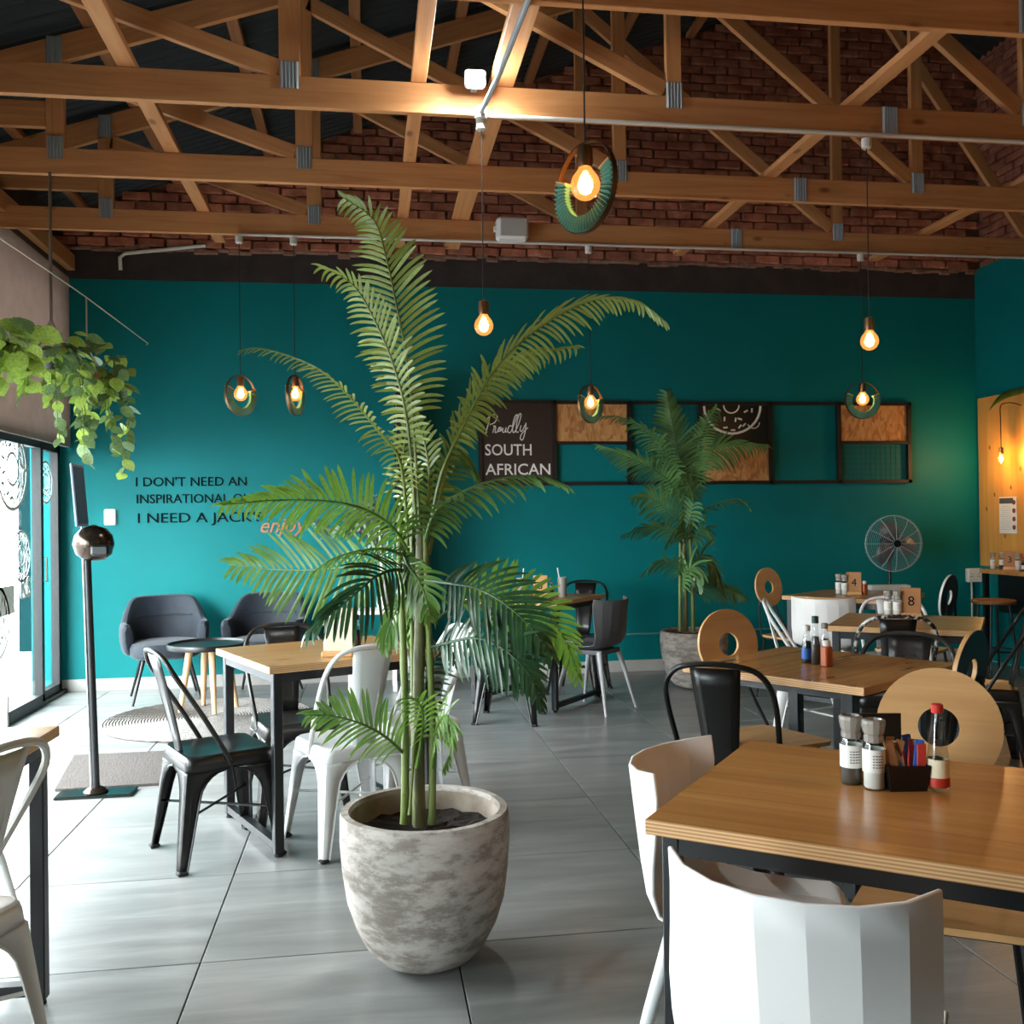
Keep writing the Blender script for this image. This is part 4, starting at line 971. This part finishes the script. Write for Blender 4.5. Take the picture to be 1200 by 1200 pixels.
# ------------------------------------------------------------------ palms
def leafmesh(droop=.2, curve=1.0):
    """unit leaflet along +X, blade in XY (Y scaled to the leaf width), drooping to -Z and bending sideways to -Y"""
    v = []; f = []; st_ = (0, .06, .2, .4, .6, .8, .92, 1); wd_ = (.35, .75, .95, 1, .96, .80, .5, .04)
    for t, wd in zip(st_, wd_):
        z = -droop*t*t; c = -curve*t*t; x = t*(1-.12*t*abs(curve)/2.2); v += [(x, c-wd*.5, z+.012*wd), (x, c, z), (x, c+wd*.5, z+.012*wd)]
    for i in range(len(st_)-1):
        a = i*3; f += [(a, a+3, a+4, a+1), (a+1, a+4, a+5, a+2)]
    return MB().add(v, f)
LV = [[leafmesh(d, c) for c in (2.4, 1.3, 0, -1.3, -2.4)] for d in (.08, .2, .36)]
LM = {}
def frond(palm, pts, m, Lm, wid, roll=0, ang=(62, 25), sp=.021, objs=False, start=.12, droop=1, up=1.0, rad=.006, grav=.25, side=(1, 1), curl=1):
    """pts: world points base->tip (palm-local). leaflets both sides in a plane rolled about the rachis by roll degrees from horizontal"""
    path = smooth_path(pts, 8); cum = [0]
    for a, b in zip(path, path[1:]): cum.append(cum[-1]+(b-a).length)
    Lt = cum[-1]; fo = MB().tube(path[::2] if (len(path)-1) % 2 == 0 else path, [rad*(1-.8*i/(len(path[::2])-1 if (len(path)-1) % 2 == 0 else len(path)-1)) for i in range(len(path[::2]) if (len(path)-1) % 2 == 0 else len(path))], 6)
    fr = fo.build('frond', m if m != 'frond_dark' else 'frond_dark', palm, True); bulk = MB(); s = start*Lt; idx = 0
    while s < Lt*.995:
        k = max(i for i in range(len(cum)) if cum[i] <= s); k = min(k, len(path)-2)
        T = (path[k+1]-path[k]).normalized(); P = path[k]+T*(s-cum[k]); t = s/Lt; tt = (t-start)/(1-start)
        B = T.cross(Vector((0, 0, 1)))
        if B.length < .05: B = Vector((1, 0, 0))
        B.normalize(); B = Matrix.Rotation(radians(roll), 3, T) @ B; Nn = B.cross(T)
        L = Lm*(.62+.38*sin(pi*min(1, tt*1.25)))*(1-.55*max(0, (tt-.55)/.45)**1.3)
        al = radians(ang[0]+(ang[1]-ang[0])*tt)
        for sd in (-1, 1):
            Ls = L*side[0 if sd < 0 else 1]
            if Ls < .01: continue
            q = al*(1+R_.uniform(-.07, .07)); d = T*cos(q)+B*sd*sin(q)+Nn*.16*up*R_.uniform(.5, 1.3); d.z -= grav*.5; d.normalize()
            zz = Vector((0, 0, 1)); 
            nrm = (Nn+Vector((0, 0, .3))-d*(Nn+Vector((0, 0, .3))).dot(d))
            if nrm.z < 0: nrm = -nrm
            nrm.normalize(); yy = nrm.cross(d).normalized()
            li = R_.randrange(3); ci = 2-round(2*curl*max(-1, min(1, yy.z*1.3))); Lx = Ls*R_.uniform(.93, 1.05); W_ = wid*.84*(.9+.2*R_.random())
            mm = Matrix(((d.x*Lx, yy.x*W_, nrm.x*Lx, P.x), (d.y*Lx, yy.y*W_, nrm.y*Lx, P.y), (d.z*Lx, yy.z*W_, nrm.z*Lx, P.z), (0, 0, 0, 1)))
            if objs:
                key = (li, ci, m)
                if key not in LM: LM[key] = LV[li][ci].mesh('leaflet', m, True)
                o = link('leaflet', LM[key], fr); o.matrix_basis = mm
            else: bulk.add([mm @ Vector(v) for v in LV[li][ci].v], LV[li][ci].f)
            idx += 1
        s += sp
    if bulk.v: tag(bulk.build('leaflets', m, fr, True), kind='stuff')
    return idx
def pot(t, r_top, h, r_bot, soil=.05):
    P = [(r_top*.30, 0), (r_top*.46, .006), (r_top*.58, h*.045), (r_top*.72, h*.13), (r_top*.84, h*.26), (r_top*.93, h*.42), (r_top*.985, h*.62), (r_top*1.01, h*.82), (r_top, h*.97), (r_top*.985, h), (r_top*.90, h), (r_top*.88, h*.97)]
    wob = lambda q, z: .006*sin(3*q+z*9)+.004*sin(7*q+z*20)
    pp = MB().lathe(P, 56, wob=wob, cap1=False).build('pot', 'concrete', t, True)
    MB().lathe([(r_top*.88, h*.97), (r_top*.87, h*.8), (r_top*.85, h*.6)], 56, wob=wob, cap0=False, cap1=False).build('pot_lining', 'concrete_inner', pp, True)
    s = MB(); n = 40; vv = [(0, 0, h-soil)]
    for k in range(1, 9):
        for i in range(n): a = 2*pi*i/n; rr = r_top*.87*k/8; vv.append((rr*cos(a), rr*sin(a), h-soil+R_.uniform(-.008, .008)))
    ff = [(0, 1+i, 1+(i+1) % n) for i in range(n)]+[(1+k*n+i, 1+(k+1)*n+i, 1+(k+1)*n+(i+1) % n, 1+k*n+(i+1) % n) for k in range(7) for i in range(n)]
    s.add(vv, ff).build('soil', 'soil', t)
pc = Vector((.166, 3.07, 0)); YP = 3.05
palm = thing('potted_palm', 'large palm in a weathered concrete pot in the middle of the floor', 'plant', pc)
pot(palm, .264, .475, .135, .075)
def L_(x, y, dy=0): return atY(x, y, YP+dy)-pc
def stem(pts, r0, r1, m, name='stem'):
    pa = smooth_path(pts, 6); n = len(pa); MB().tube(pa, [r0+(r1-r0)*i/(n-1)+(.0018 if i % 5 == 0 else 0) for i in range(n)], 10).build(name, m, palm, True)
stem([L_(492, 968), L_(490, 860), L_(492, 720), L_(494, 600, .01)], .021, .015, 'stem_brown', 'trunk')
stem([L_(474, 965, -.03), L_(475, 860, -.03), L_(472, 740, -.02), L_(468, 660), L_(470, 600)], .0135, .008, 'stem_green')
stem([L_(506, 966, -.02), L_(507, 860, -.01), L_(502, 730, -.01), L_(497, 600)], .0125, .009, 'stem_green')
stem([L_(487, 966, .03), L_(484, 800, .03), L_(483, 680, .02), L_(486, 560, .02)], .010, .006, 'stem_green')
stem([L_(480, 955, -.05), L_(487, 860, -.03), L_(497, 815, -.04)], .005, .004, 'stem_green')
FR = [ # points(px, py, dy), mat, leaflet length, width, roll, angles, spacing, objs, extra
 ([(492, 620, 0), (486, 520, 0), (478, 430, 0), (466, 365, 0), (452, 300, .01), (438, 258, .02), (404, 233, .05)], 'frond_light', .165, .015, 78, (66, 30), .0205, True, dict(start=.33, grav=.05)),
 ([(488, 620, -.02), (478, 500, -.03), (460, 425, -.03), (431, 360, -.04), (409, 330, -.05), (374, 311, -.06)], 'frond_light', .125, .013, 40, (55, 25), .020, False, dict(start=.3, grav=.5)),
 ([(478, 640, 0), (470, 545, -.04), (446, 508, -.09), (409, 464, -.14), (375, 434, -.18), (335, 416, -.22), (300, 408, -.25), (279, 412, -.27)], 'frond_light', .085, .011, 10, (55, 25), .0165, False, dict(start=.22, grav=.9)),
 ([(503, 620, 0), (517, 556, -.02), (540, 505, -.03), (575, 440, -.05), (614, 398, -.06), (659, 367, -.07), (700, 351, -.08), (745, 353, -.08), (780, 378, -.08)], 'frond_light', .125, .013, -35, (50, 22), .0185, True, dict(start=.26, grav=.75)),
 ([(503, 650, .02), (524, 545, .05), (545, 490, .07), (580, 446, .09), (620, 418, .1), (675, 406, .12)], 'frond_light', .13, .013, -50, (52, 25), .021, False, dict(start=.25, grav=.6)),
 ([(497, 640, 0), (510, 600, -.05), (545, 575, -.09), (592, 560, -.13), (635, 558, -.15), (668, 570, -.16)], 'frond_mid', .135, .018, -15, (62, 28), .0185, True, dict(start=.08, grav=.8)),
 ([(480, 650, 0), (462, 620, -.06), (430, 598, -.12), (390, 588, -.18), (336, 586, -.24), (290, 589, -.28), (260, 592, -.3)], 'frond_bright', .135, .016, 62, (68, 34), .0185, True, dict(start=.1, grav=.15, curl=.4)),
 ([(478, 660, .05), (450, 656, .16), (410, 664, .26), (360, 668, .32), (315, 667, .38), (268, 662, .42)], 'frond_mid', .20, .017, 84, (72, 36), .024, True, dict(start=.12, grav=0, curl=.3)),
 ([(478, 655, -.05), (455, 644, -.16), (425, 645, -.22), (390, 655, -.26), (364, 673, -.28)], 'frond_bright', .10, .014, 30, (60, 28), .0175, False, dict(start=.1, grav=.8)),
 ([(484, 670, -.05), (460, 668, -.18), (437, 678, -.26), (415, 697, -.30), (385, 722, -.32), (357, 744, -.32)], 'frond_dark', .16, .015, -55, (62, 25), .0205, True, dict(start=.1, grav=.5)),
 ([(472, 645, -.1), (480, 665, -.16), (492, 682, -.2), (500, 704, -.22), (505, 728, -.22)], 'frond_mid', .12, .014, 70, (58, 40), .017, False, dict(start=.1, grav=-.2)),
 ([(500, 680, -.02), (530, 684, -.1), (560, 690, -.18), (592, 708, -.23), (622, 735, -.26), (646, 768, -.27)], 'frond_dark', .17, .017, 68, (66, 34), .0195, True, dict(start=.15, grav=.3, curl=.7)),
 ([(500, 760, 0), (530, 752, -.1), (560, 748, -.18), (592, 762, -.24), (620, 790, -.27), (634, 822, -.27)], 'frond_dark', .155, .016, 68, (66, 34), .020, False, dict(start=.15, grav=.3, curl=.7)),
 ([(505, 730, .05), (545, 705, .16), (590, 698, .24), (635, 715, .3), (662, 750, .33), (678, 795, .34)], 'frond_bright', .17, .02, 80, (66, 34), .025, False, dict(start=.2, grav=0, curl=.3)),
 ([(474, 884, -.03), (455, 866, -.08), (430, 851, -.13), (395, 840, -.17), (358, 838, -.2)], 'frond_mid', .13, .015, 78, (62, 30), .0185, True, dict(start=.1, grav=0, curl=.3)),
 ([(488, 900, -.06), (496, 850, -.1), (492, 826, -.14), (480, 818, -.17), (463, 822, -.2)], 'frond_bright', .085, .014, 30, (60, 30), .017, False, dict(start=.3, grav=.6)),
 ([(506, 900, -.04), (512, 855, -.08), (522, 838, -.12), (528, 850, -.15), (528, 880, -.17), (520, 902, -.18)], 'frond_bright', .085, .013, 70, (60, 30), .0165, False, dict(start=.2, grav=.3)),
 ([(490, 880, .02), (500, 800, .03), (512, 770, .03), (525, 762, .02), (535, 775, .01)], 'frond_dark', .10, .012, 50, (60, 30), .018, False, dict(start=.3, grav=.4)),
 ([(484, 660, .04), (476, 590, .07), (472, 540, .08), (478, 500, .09), (490, 480, .1)], 'frond_light', .11, .013, 80, (62, 30), .021, False, dict(start=.1, grav=.1)),
 ([(495, 640, .03), (503, 570, .05), (498, 520, .06), (486, 490, .06), (476, 478, .06)], 'frond_light', .10, .013, 70, (60, 30), .02, False, dict(start=.15, grav=.2)),
 ([(497, 660, .04), (515, 560, .08), (532, 530, .1), (545, 535, .12), (560, 560, .13)], 'frond_mid', .11, .013, 70, (60, 30), .02, False, dict(start=.25, grav=.3)),
 ([(480, 760, .03), (476, 740, .05), (482, 710, .06), (490, 690, .08), (496, 700, .1)], 'frond_bright', .10, .014, 80, (45, 20), .02, False, dict(start=.05, grav=.1)),
 ([(485, 690, .02), (470, 705, .04), (458, 730, .08), (450, 760, .1)], 'frond_mid', .12, .013, 60, (50, 25), .02, False, dict(start=.1, grav=.5)),
]
tot = 0
for pts, m, Lm, wd, roll, ang, spc, ob, ex in FR:
    ob = ob and tot < 285
    n = frond(palm, [L_(*p) for p in pts], m, Lm, wd, roll, ang, spc, ob, **ex)
    if ob: tot += n
# second palm
pc2 = Vector((2.60, 7.55, 0)); YP2 = 7.5
palm2 = thing('potted_palm', 'smaller palm in a concrete pot against the teal wall', 'plant', pc2)
pot(palm2, .27, .46, .15, .05)
_p, palm = palm, palm2
def L2(x, y, dy=0): return atY(x, y, YP2+dy)-pc2
stem([L2(803, 740), L2(803, 680), L2(800, 600)], .022, .016, 'stem_brown', 'trunk')
stem([L2(812, 740), L2(811, 680), L2(806, 590)], .018, .012, 'stem_green'); stem([L2(797, 740, -.05), L2(797, 660), L2(798, 600)], .014, .01, 'stem_green')
for pts, Lm, roll, g_ in [
 ([(800, 600, 0), (796, 540, 0), (788, 500, 0), (781, 460, 0)], .26, 80, 0), ([(800, 600, 0), (778, 530, -.05), (750, 500, -.1), (722, 488, -.15), (704, 488, -.15)], .17, 20, .6),
 ([(798, 590, 0), (780, 560, -.05), (750, 542, -.15), (715, 528, -.2), (700, 522, -.2)], .2, 40, .4), ([(802, 600, 0), (812, 550, 0), (822, 510, 0), (838, 480, 0), (845, 490, 0)], .16, 50, .4),
 ([(803, 600, 0), (812, 545, 0), (835, 528, -.05), (870, 522, -.05), (898, 522, -.05)], .24, 70, .3), ([(808, 610, 0), (820, 600, 0), (845, 588, -.1), (868, 585, -.15), (878, 595, -.15)], .16, 0, .6),
 ([(800, 620, 0), (785, 600, -.1), (765, 585, -.15), (742, 582, -.2)], .22, 60, .3), ([(800, 640, 0), (785, 622, -.1), (760, 618, -.15), (728, 628, -.2)], .17, 40, .4),
 ([(800, 680, 0), (790, 662, -.1), (770, 660, -.15), (750, 675, -.2)], .15, 40, .4), ([(808, 690, .05), (820, 650, .1), (838, 668, .12), (850, 700, .12)], .2, 60, .4),
 ([(810, 700, .05), (830, 688, .1), (852, 690, .15), (876, 700, .15)], .2, 50, .5), ([(806, 640, -.05), (802, 620, -.12), (790, 625, -.2), (780, 640, -.25)], .16, 60, .4),
 ([(804, 620, -.05), (812, 590, -.1), (808, 570, -.12), (800, 560, -.15)], .18, 80, .2), ([(806, 640, .0), (822, 620, .0), (832, 622, .0), (836, 640, .02)], .14, 50, .4), ([(800, 700, -.05), (805, 670, -.1), (815, 665, -.15), (822, 690, -.2)], .18, 70, .3)]:
    frond(palm2, [L2(*p) for p in pts], 'frond_far', Lm, .027, roll, (60, 25), .028, False, start=.12, grav=g_)
palm = _p
# leaf tips poking in at the right edge
lf = thing('trailing_leaf', 'single long green leaf hanging over the top of the plywood panel', 'leaf', atY(1185, 462, 7.6))
lp = [atY(x, y, 7.6)-lf.location for x, y in ((1215, 452), (1195, 458), (1180, 462), (1168, 470), (1159, 481))]
for i in range(4): pass
v = []
for i, p in enumerate(smooth_path(lp, 3)):
    q = i/12; wd = .03*sin(pi*min(1, .12+q*.9)); v += [p+Vector((-wd*.4, 0, wd)), p+Vector((0, -.01, 0)), p+Vector((wd*.4, 0, -wd))]
solid(MB().add(v, [(a*3+b, a*3+b+3, a*3+b+4, a*3+b+1) for a in range(len(v)//3-1) for b in (0, 1)]).build('blade', 'frond_mid', lf, True), .002)

# ------------------------------------------------------------------ hanging pothos
def heart():
    v = [(0, 0, 0)]; o = []
    pr = [(0, 0), (.10, -.02), (.30, .10), (.42, .30), (.44, .48), (.36, .70), (.20, .88), (0, 1.05)]
    pts = [(x, y-.06 if i == 1 else y) for i, (x, y) in enumerate(pr)]
    vs = []; 
    for x, y in pts: vs += [(-x, y, -.14*y*y+.10*x), (0, y, -.14*y*y-.02), (x, y, -.14*y*y+.10*x)]
    fs = []
    for i in range(len(pts)-1): a = i*3; fs += [(a, a+1, a+4, a+3), (a+1, a+2, a+5, a+4)]
    return MB().add(vs, fs)
HM = [heart().mesh('leaf', 'pothos', True), heart().mesh('leaf', 'pothos_dark', True)]
def pothos(label, c, top, vines, nbush, rb, strapm, seed, size=.085, bright=.5):
    t = thing('hanging_plant', label, 'plant', c); rr = random.Random(seed)
    MB().lathe([(.05, -.10), (.075, -.07), (.09, 0), (.085, .004), (.07, -.02)], 20, cap1=False).build('basket', 'kraft' if seed % 2 else 'black_plastic', t, True)
    for s in (-1, 1): MB().tube([(s*.085, 0, 0), (0, 0, min(.18, top-c[2])), (0, 0, top-c[2])], .005 if strapm == 'twine' else .009, 6).build('hanger', strapm, t)
    def leaf(p, out, s):
        d = (out+Vector((rr.gauss(0, .45), rr.gauss(0, .45), -rr.uniform(.3, 1.3)))).normalized(); n = Vector((rr.gauss(0, .4), -.6+rr.gauss(0, .4), .7)); n = (n-d*n.dot(d)).normalized(); x = d.cross(n)
        o = link('leaf', HM[0 if rr.random() < bright else 1], t); o.matrix_basis = Matrix(((x.x*s, d.x*s, n.x*s, p.x), (x.y*s, d.y*s, n.y*s, p.y), (x.z*s, d.z*s, n.z*s, p.z), (0, 0, 0, 1)))
    for i in range(nbush):
        a = rr.uniform(0, 2*pi); e = rr.uniform(-.5, 1); out = Vector((cos(a), sin(a), e*.4)); p = Vector((out.x*rb*rr.uniform(.3, 1), out.y*rb*rr.uniform(.3, 1), e*rb*.7)); leaf(p, out, size*rr.uniform(.7, 1.25))
    vn = MB()
    for dx, dy, ln_ in vines:
        p = [Vector((dx*.3, dy*.3, .02)), Vector((dx*.9, dy*.9, -.03)), Vector((dx*1.1, dy*1.1, -ln_*.5)), Vector((dx*1.15+rr.uniform(-.02, .02), dy*1.1, -ln_))]
        pa = smooth_path(p, 6); vn.tube(pa, .0025, 4)
        for i, q in enumerate(pa[3:]):
            leaf(q, Vector((rr.gauss(0, .8), rr.gauss(0, .8), 0)), size*rr.uniform(.65, 1.05))
    vn.build('vines', 'stem_green', t)
pothos('hanging leafy plant farthest right of the row, trailing longest vines', (-1.725, 6.35, 2.32), 2.797, [(.04, -.1, .30), (.12, 0, .50), (.18, .05, .62), (-.02, 0, .42), (.2, .1, .4), (.08, .05, .3)], 80, .26, 'twine', 3, .092, .4)
pothos('hanging leafy plant in the middle of the row, hung on a wide strap', (-1.766, 5.80, 2.36), 3.385, [(.05, -.1, .5), (.15, 0, .38), (.1, .1, .55), (.16, -.05, .62), (0, 0, .3)], 56, .20, 'strap', 6, .085, .4)
pothos('brightest hanging leafy plant cut by the left edge of the picture', (-1.70, 4.75, 2.22), 2.73, [(.05, -.1, .2), (.12, 0, .22), (-.1, .1, .25), (.15, -.05, .2), (0, 0, .25)], 56, .20, 'twine', 8, .095, .85)
tag(MB().tube([(-1.69, 3.4, 2.70), (-1.70, 4.75, 2.73), (-1.71, 5.5, 2.765), (-1.725, 6.35, 2.80), (-1.80, YB-.05, 2.885), (-1.82, YB-.01, 2.88)], .004, 6).build('hanging_wire', 'twine'), 'pale wire strung to the teal wall above the hanging plants', 'wire')
